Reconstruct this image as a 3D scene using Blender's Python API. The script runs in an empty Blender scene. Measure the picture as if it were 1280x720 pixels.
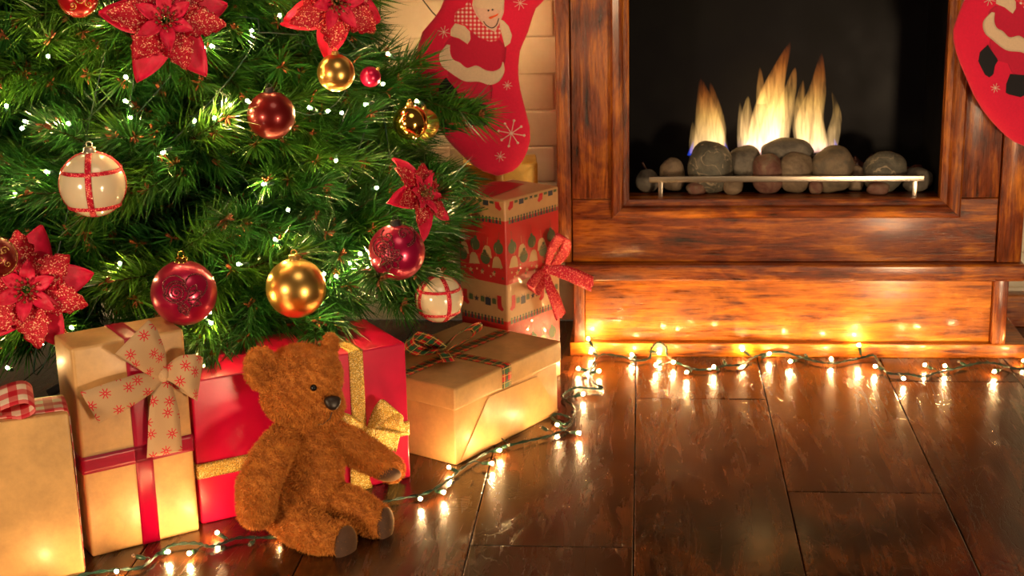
import bpy, bmesh, math, random
import numpy as np
from mathutils import Vector, Matrix
from mathutils import noise as mnoise

# ------------------------------------------------------------------ camera
FPX = 1934.5
PITCH, YAW, ROLL = 0.27229952, 0.08766608, -0.02232413
CAMLOC = np.array([0.0, -3.0, 1.0])
cp, sp = math.cos(PITCH), math.sin(PITCH)
cy_, sy_ = math.cos(YAW), math.sin(YAW)
_fx = np.array([cy_, sy_, 0]); _fy = np.array([-sy_, cy_, 0]); _fz = np.array([0, 0, 1.0])
_fwd = _fy * cp - _fz * sp; _up = _fz * cp + _fy * sp
_right = _fx * math.cos(ROLL) + _up * math.sin(ROLL)
_up2 = _up * math.cos(ROLL) - _fx * math.sin(ROLL)
CM = np.array([_right, -_up2, _fwd])

scene = bpy.context.scene
cam_data = bpy.data.cameras.new('camera')
cam = bpy.data.objects.new('camera', cam_data)
scene.collection.objects.link(cam)
cam.matrix_world = Matrix((( _right[0], _up2[0], -_fwd[0], CAMLOC[0]),
                           ( _right[1], _up2[1], -_fwd[1], CAMLOC[1]),
                           ( _right[2], _up2[2], -_fwd[2], CAMLOC[2]),
                           (0, 0, 0, 1)))
cam_data.sensor_width = 36
cam_data.lens = FPX / 1280 * 36
cam_data.clip_start = 0.05
cam_data.dof.use_dof = True
cam_data.dof.focus_distance = 2.4
cam_data.dof.aperture_fstop = 9.0
scene.camera = cam

# ------------------------------------------------------------------ world, lamps, exposure
world = bpy.data.worlds.new('world')
scene.world = world
world.use_nodes = True
world.node_tree.nodes['Background'].inputs[0].default_value = (1.0, 0.72, 0.45, 1)
world.node_tree.nodes['Background'].inputs[1].default_value = 0.035

def area(name, loc, target, size, power, col):
    l = bpy.data.lights.new(name, 'AREA'); l.shape = 'DISK'; l.size = size
    l.energy = power; l.color = col
    o = bpy.data.objects.new(name, l); scene.collection.objects.link(o)
    o.location = loc
    o.rotation_euler = (Vector(target) - Vector(loc)).to_track_quat('-Z', 'Y').to_euler()
    return o
WARM = (1.0, 0.70, 0.40)
area('lamp_right', (1.25, -2.50, 0.22), (-0.1, -0.2, 0.35), 0.30, 20, WARM)
area('lamp_left', (-1.65, -2.6, 0.6), (-0.6, -0.5, 0.35), 0.34, 18, WARM)
area('lamp_ceiling', (0.1, -1.6, 2.3), (-0.3, -0.3, 0.3), 0.9, 5, (1.0, 0.76, 0.5))
scene.view_settings.view_transform = 'Standard'
scene.view_settings.look = 'None'
scene.view_settings.gamma = 1
scene.view_settings.use_curve_mapping = False
scene.view_settings.exposure = 0.62
BULB_STRENGTH = 600

# ------------------------------------------------------------------ helpers: pixels to points
def _ray(x, y):
    return CM.T @ np.array([(x - 640) / FPX, (y - 360) / FPX, 1.0])
def PZ(x, y, z=0.0):
    d = _ray(x, y); return CAMLOC + d * ((z - CAMLOC[2]) / d[2])
def PY(x, y, Y):
    d = _ray(x, y); return CAMLOC + d * ((Y - CAMLOC[1]) / d[1])
def PPL(x, y, p0, n):
    d = _ray(x, y); return CAMLOC + d * (np.dot(np.array(p0) - CAMLOC, n) / np.dot(d, n))
TRUNK = np.array([-0.93, -0.15])
def tree_r(z):
    return 0.66 - 0.17 * z if z > 0.2 else 0.626
def PT(x, y, off=0.0):
    """point where a sight line meets the outside of the tree cone (off metres further out)"""
    d = _ray(x, y); t = 1.5
    while t < 4:
        p = CAMLOC + d * t
        if np.hypot(*(p[:2] - TRUNK)) < tree_r(p[2]) + off: return p
        t += 0.005
    best = min((np.hypot(*((CAMLOC + d * (1.5 + k * .01))[:2] - TRUNK)), k) for k in range(250))
    return CAMLOC + d * (1.5 + best[1] * .01)

# ------------------------------------------------------------------ helpers: objects
C = scene.collection
ORG = {}
def tag(o, label=None, cat=None, group=None, kind=None):
    if label: o['label'] = label
    if cat: o['category'] = cat
    if group: o['group'] = group
    if kind: o['kind'] = kind
    return o
def thing(name, label, cat, loc=(0, 0, 0), group=None, kind=None):
    o = bpy.data.objects.new(name, None); C.objects.link(o)
    o.location = Vector(loc); o.empty_display_size = 0.02
    ORG[o] = np.array(loc, float)
    return tag(o, label, cat, group, kind)
def mesh_from(name, V, Fc, uv=None, smooth=True):
    me = bpy.data.meshes.new(name)
    me.from_pydata([tuple(map(float, v)) for v in V], [], Fc)
    if uv is not None:
        l = me.uv_layers.new(name='UVMap')
        idx = np.empty(len(me.loops), int); me.loops.foreach_get('vertex_index', idx)
        l.data.foreach_set('uv', np.asarray(uv, float)[idx].ravel())
    if smooth and len(me.polygons):
        me.polygons.foreach_set('use_smooth', np.ones(len(me.polygons), bool))
    me.update()
    return me
def mk(name, V, Fc, mat, parent=None, uv=None, smooth=True, label=None, kind=None, loc=None):
    """vertices in world space; they are stored relative to the parent's origin"""
    V = np.asarray(V, float)
    o_ = ORG[parent] if parent is not None else (np.array(loc, float) if loc is not None else V.mean(0))
    me = mesh_from(name, V - o_, Fc, uv, smooth)
    me.materials.append(mat)
    o = bpy.data.objects.new(name, me); C.objects.link(o)
    if parent is not None:
        o.parent = parent; ORG[o] = ORG[parent]
    else:
        o.location = Vector(o_); ORG[o] = o_
    if label: o['label'] = label
    if kind: o['kind'] = kind
    return o
def bm_arrays(bm):
    bm.verts.ensure_lookup_table()
    for i, v in enumerate(bm.verts): v.index = i
    V = np.array([v.co[:] for v in bm.verts]); Fc = [[v.index for v in f.verts] for f in bm.faces]
    bm.free(); return V, Fc
def join(parts):
    V = []; Fc = []; n = 0
    for v, f in parts:
        V.append(np.asarray(v, float)); Fc += [[i + n for i in q] for q in f]; n += len(v)
    return np.concatenate(V), Fc
def box(x0, x1, y0, y1, z0, z1, bev=0.0, seg=2):
    bm = bmesh.new(); bmesh.ops.create_cube(bm, size=1)
    for v in bm.verts:
        v.co = Vector(((x0 + x1) / 2 + v.co.x * (x1 - x0), (y0 + y1) / 2 + v.co.y * (y1 - y0), (z0 + z1) / 2 + v.co.z * (z1 - z0)))
    if bev: bmesh.ops.bevel(bm, geom=bm.edges[:], offset=bev, segments=seg, affect='EDGES', profile=0.6)
    return bm_arrays(bm)
class Frame:
    def __init__(s, o, u, w=(0, 0, 1)):
        s.o = np.array(o, float); s.u = np.array(u, float); s.u /= np.linalg.norm(s.u)
        s.w = np.array(w, float); s.w /= np.linalg.norm(s.w); s.v = np.cross(s.w, s.u)
        s.v /= np.linalg.norm(s.v)
    def __call__(s, V):
        V = np.atleast_2d(np.asarray(V, float))
        return s.o + V[:, :1] * s.u + V[:, 1:2] * s.v + V[:, 2:3] * s.w
def ang_frame(o, deg):
    a = math.radians(deg); return Frame(o, (math.cos(a), math.sin(a), 0))
def ico(c, r, sub=2):
    bm = bmesh.new(); bmesh.ops.create_icosphere(bm, subdivisions=sub, radius=1)
    V, Fc = bm_arrays(bm); return V * np.array(r) + np.array(c), Fc
def uvs(c, r, nu=32, nv=20):
    bm = bmesh.new(); bmesh.ops.create_uvsphere(bm, u_segments=nu, v_segments=nv, radius=1)
    V, Fc = bm_arrays(bm); return V * np.array(r) + np.array(c), Fc
def lathe(prof, n=20, c=(0, 0, 0)):
    V = []; Fc = []
    for r, z in prof:
        for k in range(n):
            a = 2 * math.pi * k / n; V.append((c[0] + r * math.cos(a), c[1] + r * math.sin(a), c[2] + z))
    for i in range(len(prof) - 1):
        for k in range(n):
            Fc.append([i * n + k, i * n + (k + 1) % n, (i + 1) * n + (k + 1) % n, (i + 1) * n + k])
    Fc.append(list(range(n))[::-1]); Fc.append([(len(prof) - 1) * n + k for k in range(n)])
    return V, Fc
def spline(P, n=6):
    P = [np.array(p, float) for p in P]; out = []
    for i in range(len(P) - 1):
        p0 = P[max(i - 1, 0)]; p1 = P[i]; p2 = P[i + 1]; p3 = P[min(i + 2, len(P) - 1)]
        for k in range(n):
            t = k / n
            out.append(0.5 * ((2 * p1) + (-p0 + p2) * t + (2 * p0 - 5 * p1 + 4 * p2 - p3) * t * t + (-p0 + 3 * p1 - 3 * p2 + p3) * t ** 3))
    out.append(P[-1]); return np.array(out)
def tube(P, r, n=6, cap=True):
    P = np.asarray(P, float); rr = np.full(len(P), r) if np.isscalar(r) else np.asarray(r)
    T = np.gradient(P, axis=0); T /= np.linalg.norm(T, axis=1)[:, None] + 1e-12
    ref = np.array([0, 0, 1.0]) if abs(T[0][2]) < .9 else np.array([1.0, 0, 0])
    V = []; Fc = []
    a0 = np.cross(T[0], ref); a0 /= np.linalg.norm(a0)
    for i in range(len(P)):
        a0 = a0 - T[i] * a0.dot(T[i]); a0 /= np.linalg.norm(a0) + 1e-12; b0 = np.cross(T[i], a0)
        for k in range(n):
            a = 2 * math.pi * k / n; V.append(P[i] + rr[i] * (a0 * math.cos(a) + b0 * math.sin(a)))
    for i in range(len(P) - 1):
        for k in range(n): Fc.append([i * n + k, i * n + (k + 1) % n, (i + 1) * n + (k + 1) % n, (i + 1) * n + k])
    if cap: Fc += [list(range(n))[::-1], [(len(P) - 1) * n + k for k in range(n)]]
    return np.array(V), Fc
def ribbon(P, Wd, hw, th=0.0008, notch=0.0, nseg=4):
    """strip along P, width direction(s) Wd, half width(s) hw; returns V,F,uv (metres)"""
    P = np.asarray(P, float); n = len(P)
    Wd = np.asarray(Wd, float); Wd = np.tile(Wd, (n, 1)) if Wd.ndim == 1 else Wd
    Wd = Wd / np.linalg.norm(Wd, axis=1)[:, None]
    hw = np.full(n, hw) if np.isscalar(hw) else np.asarray(hw, float)
    T = np.gradient(P, axis=0); T /= np.linalg.norm(T, axis=1)[:, None] + 1e-12
    N = np.cross(T, Wd); N /= np.linalg.norm(N, axis=1)[:, None] + 1e-12
    s = np.concatenate([[0], np.cumsum(np.linalg.norm(np.diff(P, axis=0), axis=1))])
    V = []; U = []
    m = nseg + 1
    for side in (1, -1):
        for i in range(n):
            for k in range(m):
                q = -1 + 2 * k / nseg; p = P[i] + Wd[i] * hw[i] * q + N[i] * th / 2 * side
                if notch and i == n - 1: p = p + T[i] * notch * abs(q)
                V.append(p); U.append((s[i], hw[i] * q))
    Fc = []
    o2 = n * m
    for i in range(n - 1):
        for k in range(nseg):
            a = i * m + k; Fc.append([a, a + 1, a + m + 1, a + m]); b = a + o2; Fc.append([b, b + m, b + m + 1, b + 1])
    for i in range(n - 1):
        a = i * m; Fc.append([a, a + m, a + m + o2, a + o2]); a = i * m + nseg; Fc.append([a, a + o2, a + m + o2, a + m])
    for i0 in (0, (n - 1) * m):
        for k in range(nseg):
            a = i0 + k; Fc.append([a, a + o2, a + 1 + o2, a + 1] if i0 == 0 else [a, a + 1, a + 1 + o2, a + o2])
    return np.array(V), Fc, np.array(U)

# ------------------------------------------------------------------ helpers: materials
class NT:
    def __init__(s, name):
        s.m = bpy.data.materials.new(name); s.m.use_nodes = True; s.t = s.m.node_tree
        s.b = s.t.nodes['Principled BSDF']; s.out = s.t.nodes['Material Output']
    def n(s, ty, **kw):
        nd = s.t.nodes.new(ty)
        for k, v in kw.items():
            if k.startswith('i_'):
                key = k[2:]; nd.inputs[int(key) if key.isdigit() else key.replace('_', ' ')].default_value = v
            else: setattr(nd, k, v)
        return nd
    def l(s, a, b):
        a = a.outputs[0] if hasattr(a, 'outputs') else a
        s.t.links.new(a, b)
    def math(s, op, a, b=None, c=None):
        nd = s.n('ShaderNodeMath', operation=op)
        for i, x in enumerate((a, b, c)):
            if x is None: continue
            if isinstance(x, (int, float)): nd.inputs[i].default_value = x
            else: s.l(x, nd.inputs[i])
        return nd.outputs[0]
    def ramp(s, f, stops, interp='LINEAR'):
        r = s.n('ShaderNodeValToRGB'); r.color_ramp.interpolation = interp
        e = r.color_ramp.elements
        while len(e) < len(stops): e.new(0.5)
        for k, (p, c) in enumerate(stops):
            e[k].position = p; e[k].color = (*c, 1) if len(c) == 3 else c
        s.l(f, r.inputs[0]); return r.outputs[0]
    def mix(s, f, a, b, blend='MIX'):
        nd = s.n('ShaderNodeMix', data_type='RGBA', blend_type=blend)
        for sock, x in ((nd.inputs[0], f), (nd.inputs[6], a), (nd.inputs[7], b)):
            if isinstance(x, (int, float)): sock.default_value = x
            elif isinstance(x, tuple): sock.default_value = (*x, 1)
            else: s.l(x, sock)
        return nd.outputs[2]
    def coord(s, which='Object', scale=(1, 1, 1), rnd=False):
        tc = s.n('ShaderNodeTexCoord'); mp = s.n('ShaderNodeMapping'); mp.inputs['Scale'].default_value = scale
        s.l(tc.outputs[which], mp.inputs[0])
        if rnd:
            oi = s.n('ShaderNodeObjectInfo'); mu = s.n('ShaderNodeVectorMath', operation='SCALE'); mu.inputs[0].default_value = (37, 19, 53)
            s.l(oi.outputs['Random'], mu.inputs['Scale']); s.l(mu.outputs[0], mp.inputs['Location'])
        return mp.outputs[0]
    def noise(s, vec, scale=5, detail=4, rough=.55, dist=0):
        nd = s.n('ShaderNodeTexNoise', i_Scale=scale, i_Detail=detail, i_Roughness=rough, i_Distortion=dist)
        s.l(vec, nd.inputs['Vector']); return nd.outputs[0]
    def bump(s, h, strength=.3, dist=.01, prev=None):
        nd = s.n('ShaderNodeBump', i_Strength=strength, i_Distance=dist); s.l(h, nd.inputs['Height'])
        if prev is not None: s.l(prev, nd.inputs['Normal'])
        return nd.outputs[0]
    def set(s, **kw):
        for k, v in kw.items():
            key = k.replace('_', ' '); sock = s.b.inputs[key]
            if isinstance(v, (int, float)): sock.default_value = v
            elif isinstance(v, tuple): sock.default_value = (*v, 1) if len(v) == 3 and sock.type == 'RGBA' else v
            else: s.l(v, sock)
        return s

def plain(name, col, rough=.5, metal=0, **kw):
    m = NT(name); m.set(Base_Color=col, Roughness=rough, Metallic=metal, **kw); return m.m
def wood(name, axis, dark, mid, light, blotch=1.0, seedscale=1.0):
    m = NT(name)
    sc = {'x': (1.6, 20, 20), 'z': (20, 20, 1.6), 'y': (20, 1.6, 20)}[axis]
    v = m.coord('Object', sc, rnd=True); vb = m.coord('Object', tuple(q * .35 if q > 5 else q * 2.2 for q in sc), rnd=True)
    g = m.noise(v, 3.2, 8, .68, .6); fine = m.noise(v, 14, 5, .7); bl = m.noise(vb, 1.7, 4, .6, 1.0)
    f = m.math('ADD', m.math('MULTIPLY', g, .62), m.math('MULTIPLY', bl, .55 * blotch))
    f = m.math('ADD', f, m.math('MULTIPLY', m.math('SUBTRACT', fine, .5), .25))
    col = m.ramp(f, [(.42, dark), (.57, mid), (.76, light)])
    h = m.math('ADD', g, m.math('MULTIPLY', fine, .6))
    b = m.bump(h, .60 if axis == 'x' else .9, .0028)
    m.set(Base_Color=col, Roughness=m.ramp(fine, [(.3, (.22,) * 3), (.7, (.42,) * 3)]), Normal=b, Coat_Weight=.4, Coat_Roughness=.15)
    return m.m
D_, M_, L_ = (.012, .002, .0006), (.21, .036, .003), (.72, .225, .012)
WOODX = wood('mahogany_horizontal', 'x', D_, M_, L_)
WOODZ = wood('mahogany_vertical', 'z', D_, M_, L_)
WOODLIT = wood('amber_lit_panel', 'x', (.10, .014, .001), (.58, .165, .005), (.92, .42, .03), .85)  # orange glow of the floor lights put into the panel and plinth colour

def floor_mat():
    m = NT('dark_walnut_laminate')
    v = m.coord('Object', (9, 1.1, 9), rnd=True); v2 = m.coord('Object', (3.2, 1.5, 3), rnd=True)
    w = m.n('ShaderNodeTexWave', wave_type='RINGS', i_Scale=1.1, i_Distortion=9, i_Detail=4, i_Detail_Scale=1.4, i_Detail_Roughness=.6)
    m.l(v2, w.inputs[0])
    g = m.noise(v, 4, 8, .7, .9); pores = m.noise(m.coord('Object', (60, 5, 60), rnd=True), 6, 4, .7)
    f = m.math('ADD', m.math('MULTIPLY', g, .7), m.math('MULTIPLY', w.outputs['Fac'], .22))
    f = m.math('ADD', f, m.math('MULTIPLY', m.math('SUBTRACT', pores, .5), .35))
    col = m.ramp(f, [(.28, (.006, .002, .001)), (.45, (.030, .008, .0022)), (.60, (.105, .029, .0055)), (.80, (.24, .075, .014))])
    cr = m.noise(v2, 2.3, 5, .6, 1.6)
    ridge = m.ramp(m.math('ABSOLUTE', m.math('SUBTRACT', cr, .5)), [(.0, (0,) * 3), (.014, (1,) * 3)])
    col = m.mix(m.math('SUBTRACT', 1.0, ridge), col, (.008, .003, .0015))
    b = m.bump(m.math('ADD', m.math('MULTIPLY', pores, .5), g), .16, .0014)
    b = m.bump(ridge, .30, .0007, b)
    m.set(Base_Color=col, Roughness=m.ramp(g, [(.3, (.20,) * 3), (.7, (.32,) * 3)]), Normal=b, Specular_IOR_Level=.4, Coat_Weight=.22, Coat_Roughness=.12)
    return m.m
FLOORM = floor_mat()
def wrinkled(name, col, rough, metal=0, bstr=.25, scale=9, var=.12, sheen=0, ridge=True, coat=0):
    m = NT(name); v = m.coord('Object', rnd=True)
    n1 = m.noise(v, scale, 4, .5, .8); n2 = m.noise(v, scale * 14, 3, .6)
    h = m.math('ABSOLUTE', m.math('SUBTRACT', n1, .5)) if ridge else n1
    h = m.math('ADD', h, m.math('MULTIPLY', n2, .04))
    c2 = tuple(q * (1 - var * 2) for q in col); c3 = tuple(min(1, q * (1 + var)) for q in col)
    m.set(Base_Color=m.ramp(m.noise(v, scale * 2.5, 5, .7), [(.3, c2), (.7, c3)]), Roughness=rough, Metallic=metal,
          Normal=m.bump(h, bstr, .012), Coat_Weight=coat, Coat_Roughness=.2)
    return m.m
KRAFT = wrinkled('kraft_paper', (.66, .385, .150), .42, bstr=.30, scale=7, coat=.15)
REDPAPER = wrinkled('red_paper', (.70, .002, .060), .33, bstr=.10, scale=5, var=.06, coat=.3)
GOLDPAPER = wrinkled('gold_foil_paper', (.62, .40, .06), .35, metal=.25, bstr=.3, scale=8)
def glitter(name, col, spark, metal=.5, rough=.4, size=900, amt=.18):
    m = NT(name); v = m.coord('Object')
    vo = m.n('ShaderNodeTexVoronoi', i_Scale=size); m.l(v, vo.inputs['Vector'])
    sep = m.n('ShaderNodeSeparateColor'); m.l(vo.outputs['Color'], sep.inputs[0])
    f = m.ramp(sep.outputs[0], [(1 - amt - .02, (0,) * 3), (1 - amt, (1,) * 3)])
    nm = m.n('ShaderNodeNormal') if False else None
    b = m.bump(vo.outputs['Distance'], .9, .0006)
    m.set(Base_Color=m.mix(f, col, spark), Roughness=m.ramp(sep.outputs[1], [(0, (.18,) * 3), (1, (rough + .2,) * 3)]), Metallic=metal, Normal=b)
    return m.m
GOLDGLIT = glitter('gold_glitter_ribbon', (.62, .37, .06), (1, .85, .45), .7)
REDGLIT = glitter('red_glitter', (.60, .003, .035), (1, .35, .25), .35, size=700, amt=.12)
PETALGLIT = glitter('red_glitter_petal', (.50, .002, .022), (1, .45, .28), .3, size=620, amt=.13)
def velvet():
    m = NT('red_velvet_petal'); v = m.coord('Object')
    w = m.noise(v, 60, 4, .6)
    m.set(Base_Color=m.ramp(w, [(.3, (.55, .001, .03)), (.7, (.85, .003, .075))]), Roughness=.55, Sheen_Weight=.6, Sheen_Roughness=.4, Sheen_Tint=(1, .2, .3), Normal=m.bump(w, .2, .002))
    return m.m
VELVET = velvet()
def felt(name, col, var=.1, sheen=.3):
    m = NT(name); v = m.coord('Object'); n = m.noise(v, 260, 4, .7); n2 = m.noise(v, 12, 3)
    c2 = tuple(q * (1 - var) for q in col)
    m.set(Base_Color=m.mix(m.ramp(n, [(.35, (0,) * 3), (.65, (1,) * 3)]), c2, col), Roughness=.85, Sheen_Weight=sheen, Normal=m.bump(m.math('ADD', n, m.math('MULTIPLY', n2, 4)), .35, .001))
    return m.m
FELTRED = felt('red_felt', (.80, .001, .055)); FELTDARKRED = felt('deep_red_felt', (.60, .001, .045))
FELTCREAM = felt('cream_felt', (.80, .58, .40)); FELTFACE = felt('pale_pink_felt', (.78, .48, .38)); FELTBLACK = felt('black_felt', (.006, .005, .010), sheen=.1)
FELTORANGE = felt('orange_felt', (.85, .10, .01)); THREAD = felt('cream_thread', (.85, .62, .50))
def uvpattern(name, fn, rough=.6, **kw):
    m = NT(name); tc = m.n('ShaderNodeTexCoord'); sx = m.n('ShaderNodeSeparateXYZ'); m.l(tc.outputs['UV'], sx.inputs[0])
    m.set(Base_Color=fn(m, sx.outputs[0], sx.outputs[1], tc.outputs['UV']), Roughness=rough, **kw); return m.m
def stripe(m, x, period, width, phase=0.0):
    f = m.math('FRACT', m.math('ADD', m.math('DIVIDE', x, period), phase + 100.0))
    return m.math('LESS_THAN', f, width / period)
def gingham(m, u, v, uv):
    a = stripe(m, u, .026, .013); b = stripe(m, v, .026, .013, .25)
    s = m.math('MULTIPLY', m.math('ADD', a, b), .5)
    return m.ramp(s, [(0, (.80, .62, .50)), (.5, (.66, .12, .12)), (1, (.50, .003, .02))])
GINGHAM = uvpattern('red_gingham', gingham)
def scarfp(m, u, v, uv):
    a = stripe(m, u, .0085, .0045); b = stripe(m, v, .0085, .0045)
    return m.ramp(m.math('MULTIPLY', m.math('ADD', a, b), .5), [(0, (.85, .66, .58)), (.5, (.72, .10, .12)), (1, (.68, .01, .03))])
SCARF = uvpattern('scarf_check', scarfp, .8)
def tartan(m, u, v, uv):
    g1 = stripe(m, u, .026, .009); g2 = stripe(m, v, .026, .007, .15)
    y1 = stripe(m, u, .013, .0012, .3); y2 = stripe(m, v, .0175, .0012, .5); k = stripe(m, u, .026, .002, .6)
    g = m.math('MULTIPLY', m.math('ADD', g1, g2), .5)
    c = m.ramp(g, [(0, (.62, .004, .015)), (.5, (.06, .075, .03)), (1, (.004, .12, .055))])
    c = m.mix(k, c, (.01, .05, .04))
    return m.mix(m.math('MAXIMUM', y1, y2), c, (.70, .50, .12))
TARTAN = uvpattern('tartan_ribbon', tartan, .5)
def burlap(m, u, v, uv):
    vo = m.n('ShaderNodeTexVoronoi', i_Scale=36, i_Randomness=.45); m.l(uv, vo.inputs['Vector'])
    vo.voronoi_dimensions = '2D'
    d = m.n('ShaderNodeVectorMath', operation='SUBTRACT')
    sc = m.n('ShaderNodeVectorMath', operation='SCALE'); sc.inputs['Scale'].default_value = 1.0
    m.l(uv, sc.inputs[0]); m.l(sc.outputs[0], d.inputs[0]); m.l(vo.outputs['Position'], d.inputs[1])
    s2 = m.n('ShaderNodeSeparateXYZ'); m.l(d.outputs[0], s2.inputs[0])
    th = m.math('ARCTAN2', s2.outputs[1], s2.outputs[0])
    ln = m.n('ShaderNodeVectorMath', operation='LENGTH'); m.l(d.outputs[0], ln.inputs[0]); r = ln.outputs['Value']
    arm = m.math('MULTIPLY', m.math('ABSOLUTE', m.math('SINE', m.math('MULTIPLY', th, 4.0))), r)
    a1 = m.math('MULTIPLY', m.math('LESS_THAN', arm, .0030), m.math('LESS_THAN', r, .0088))
    a1 = m.math('MULTIPLY', a1, m.math('GREATER_THAN', r, .0014))
    wv = m.math('MULTIPLY', m.math('SINE', m.math('MULTIPLY', u, 3600)), m.math('SINE', m.math('MULTIPLY', v, 3600)))
    base = m.ramp(m.math('ADD', m.math('MULTIPLY', wv, .25), .5), [(0, (.42, .25, .13)), (1, (.66, .45, .27))])
    b = m.bump(wv, .5, .0006); m.l(b, m.b.inputs['Normal'])
    return m.mix(a1, base, (.62, .004, .03))
BURLAP = uvpattern('burlap_snowflake_ribbon', burlap, .85)
def satin(name, col):
    m = NT(name); v = m.coord('Object'); n = m.noise(v, 900, 2)
    m.set(Base_Color=col, Roughness=.36, Normal=m.bump(n, .1, .0004), Anisotropic=.5); return m.m
SATIN = satin('crimson_satin', (.33, .0005, .030))
GOLDSHINY = plain('polished_gold', (.85, .47, .10), .12, 1)
GOLDSATIN = NT('satin_gold'); GOLDSATIN.set(Base_Color=(.80, .47, .13), Roughness=.30, Metallic=1.0); GOLDSATIN = GOLDSATIN.m
REDSATIN = plain('satin_dark_red', (.17, .004, .005), .34, .55, Coat_Weight=.3)
CRIMSON = plain('crimson_pearl', (.40, .001, .055), .30, .55, Coat_Weight=.5, Coat_Roughness=.15)
REDSHINE = plain('shiny_red', (.50, .006, .012), .2, .4, Coat_Weight=.6)
PEARL = NT('pearl_cream_glass'); PEARL.set(Base_Color=(.74, .62, .44), Roughness=.18, Coat_Weight=.6, Subsurface_Weight=.15, Subsurface_Scale=.01); PEARL = PEARL.m
SILVER = plain('silver_cap', (.75, .66, .52), .3, 1); CAPGOLD = plain('gold_cap', (.80, .50, .16), .3, 1)
DARKGLIT = glitter('maroon_glitter_line', (.10, .002, .012), (.5, .1, .12), .4)
GOLDLINE = glitter('gold_glitter_line', (.55, .30, .07), (1, .8, .4), .8)
STEEL = NT('brushed_steel'); STEEL.set(Base_Color=(.62, .52, .42), Roughness=.28, Metallic=1.0); STEEL = STEEL.m
BLACKMETAL = plain('black_metal', (.008, .007, .008), .45)
WIRE = plain('dark_green_wire', (.006, .030, .022), .35)
SOCKET = plain('green_socket', (.01, .05, .03), .4)
BULB = NT('warm_bulb'); BULB.set(Base_Color=(1, .8, .5), Emission_Color=(1, .60, .24), Emission_Strength=float(BULB_STRENGTH)); BULB = BULB.m
CLEARB = NT('unlit_bulb'); CLEARB.set(Base_Color=(1, .95, .85), Roughness=.05, Transmission_Weight=.9, IOR=1.45); CLEARB = CLEARB.m
def firebox_mat():
    m = NT('firebox_black'); v = m.coord('Object'); n = m.noise(v, 5, 3, .6)
    m.set(Base_Color=m.ramp(n, [(.4, (.0025, .002, .004)), (.75, (.009, .009, .009))]), Roughness=m.ramp(n, [(.3, (.40,) * 3), (.7, (.60,) * 3)]), Specular_IOR_Level=.10); return m.m
FIREBLACK = firebox_mat()

# ------------------------------------------------------------------ setting: floor of planks
floor = mk('floor', *box(-2.2, 1.8, -2.2, .32, -.03, -.008), plain('dark_joint', (.006, .004, .003), .7), loc=(0, 0, 0), smooth=False)
floor['kind'] = 'structure'
PW = .2465
offs = {-1: -.87, 0: -.21, 1: -.65, 2: -1.30, -2: -1.35, -3: -.75, 3: -.40, -4: -1.1}
plank_cache = {}
for k in range(-7, 7):
    x0 = -.2600 + PW * (k + 1); y = offs.get(k, -.3 - .37 * (k % 3)) - 1.2 * 2
    while y < .32:
        a, b = max(y, -2.2), min(y + 1.2, .30)
        if b - a > .02:
            V, Fc = box(x0 + .0008, x0 + PW - .0008, a + .0007, b - .0007, -.01, 0, .0016, 2)
            mk('plank', V, Fc, FLOORM, floor, smooth=False)
        y += 1.2
# ------------------------------------------------------------------ setting: painted brick wall
def wallpaint():
    m = NT('cream_painted_brick'); v = m.coord('Object', rnd=True); n = m.noise(v, 14, 6, .65); n2 = m.noise(v, 60, 4, .6)
    m.set(Base_Color=m.ramp(n, [(.3, (.76, .70, .56)), (.7, (.88, .83, .70))]), Roughness=.65, Normal=m.bump(m.math('ADD', n, m.math('MULTIPLY', n2, .3)), .5, .004)); return m.m
WALLM = wallpaint()
wall = mk('wall_back', *box(-2.2, 1.8, .305, .42, 0, 2.2), WALLM, loc=(0, .305, 0), smooth=False); wall['kind'] = 'structure'
random.seed(4)
bricks = []
for i in range(4):
    V, Fc = box(-.1134, .1134, -.0055, .012, -.0388, .0388, .0035, 2)
    V = V + np.array([[0.0015 * mnoise.noise(Vector(v) * 30 + Vector((i * 9, 0, 0))) for _ in range(3)] for v in V]) * 1.2
    me = mesh_from('brick', V, Fc); me.materials.append(WALLM); bricks.append(me)
for r in range(17):
    z = .04 + r * .0785
    for c in range(12):
        x = -1.9 + c * .228 + (.114 if r % 2 else 0)
        if -.12 < x < .70 or x > 1.25: continue
        o = bpy.data.objects.new('brick', random.choice(bricks)); C.objects.link(o); o.parent = wall
        o.location = (x, .0 + random.uniform(-.0015, .0015), z); o.rotation_euler = (0, random.uniform(-.006, .006), 0)
    if r < 14:
        for x in (.90, 1.13):
            o = bpy.data.objects.new('brick', random.choice(bricks)); C.objects.link(o); o.parent = wall; o.location = (x + (.05 if r % 2 else 0), 0, z)
tr = mk('baseboard_back', *box(.775, 1.8, .262, .2965, 0, .07, .003), WOODX, loc=(1.2, .28, 0)); tr['kind'] = 'structure'

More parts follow.
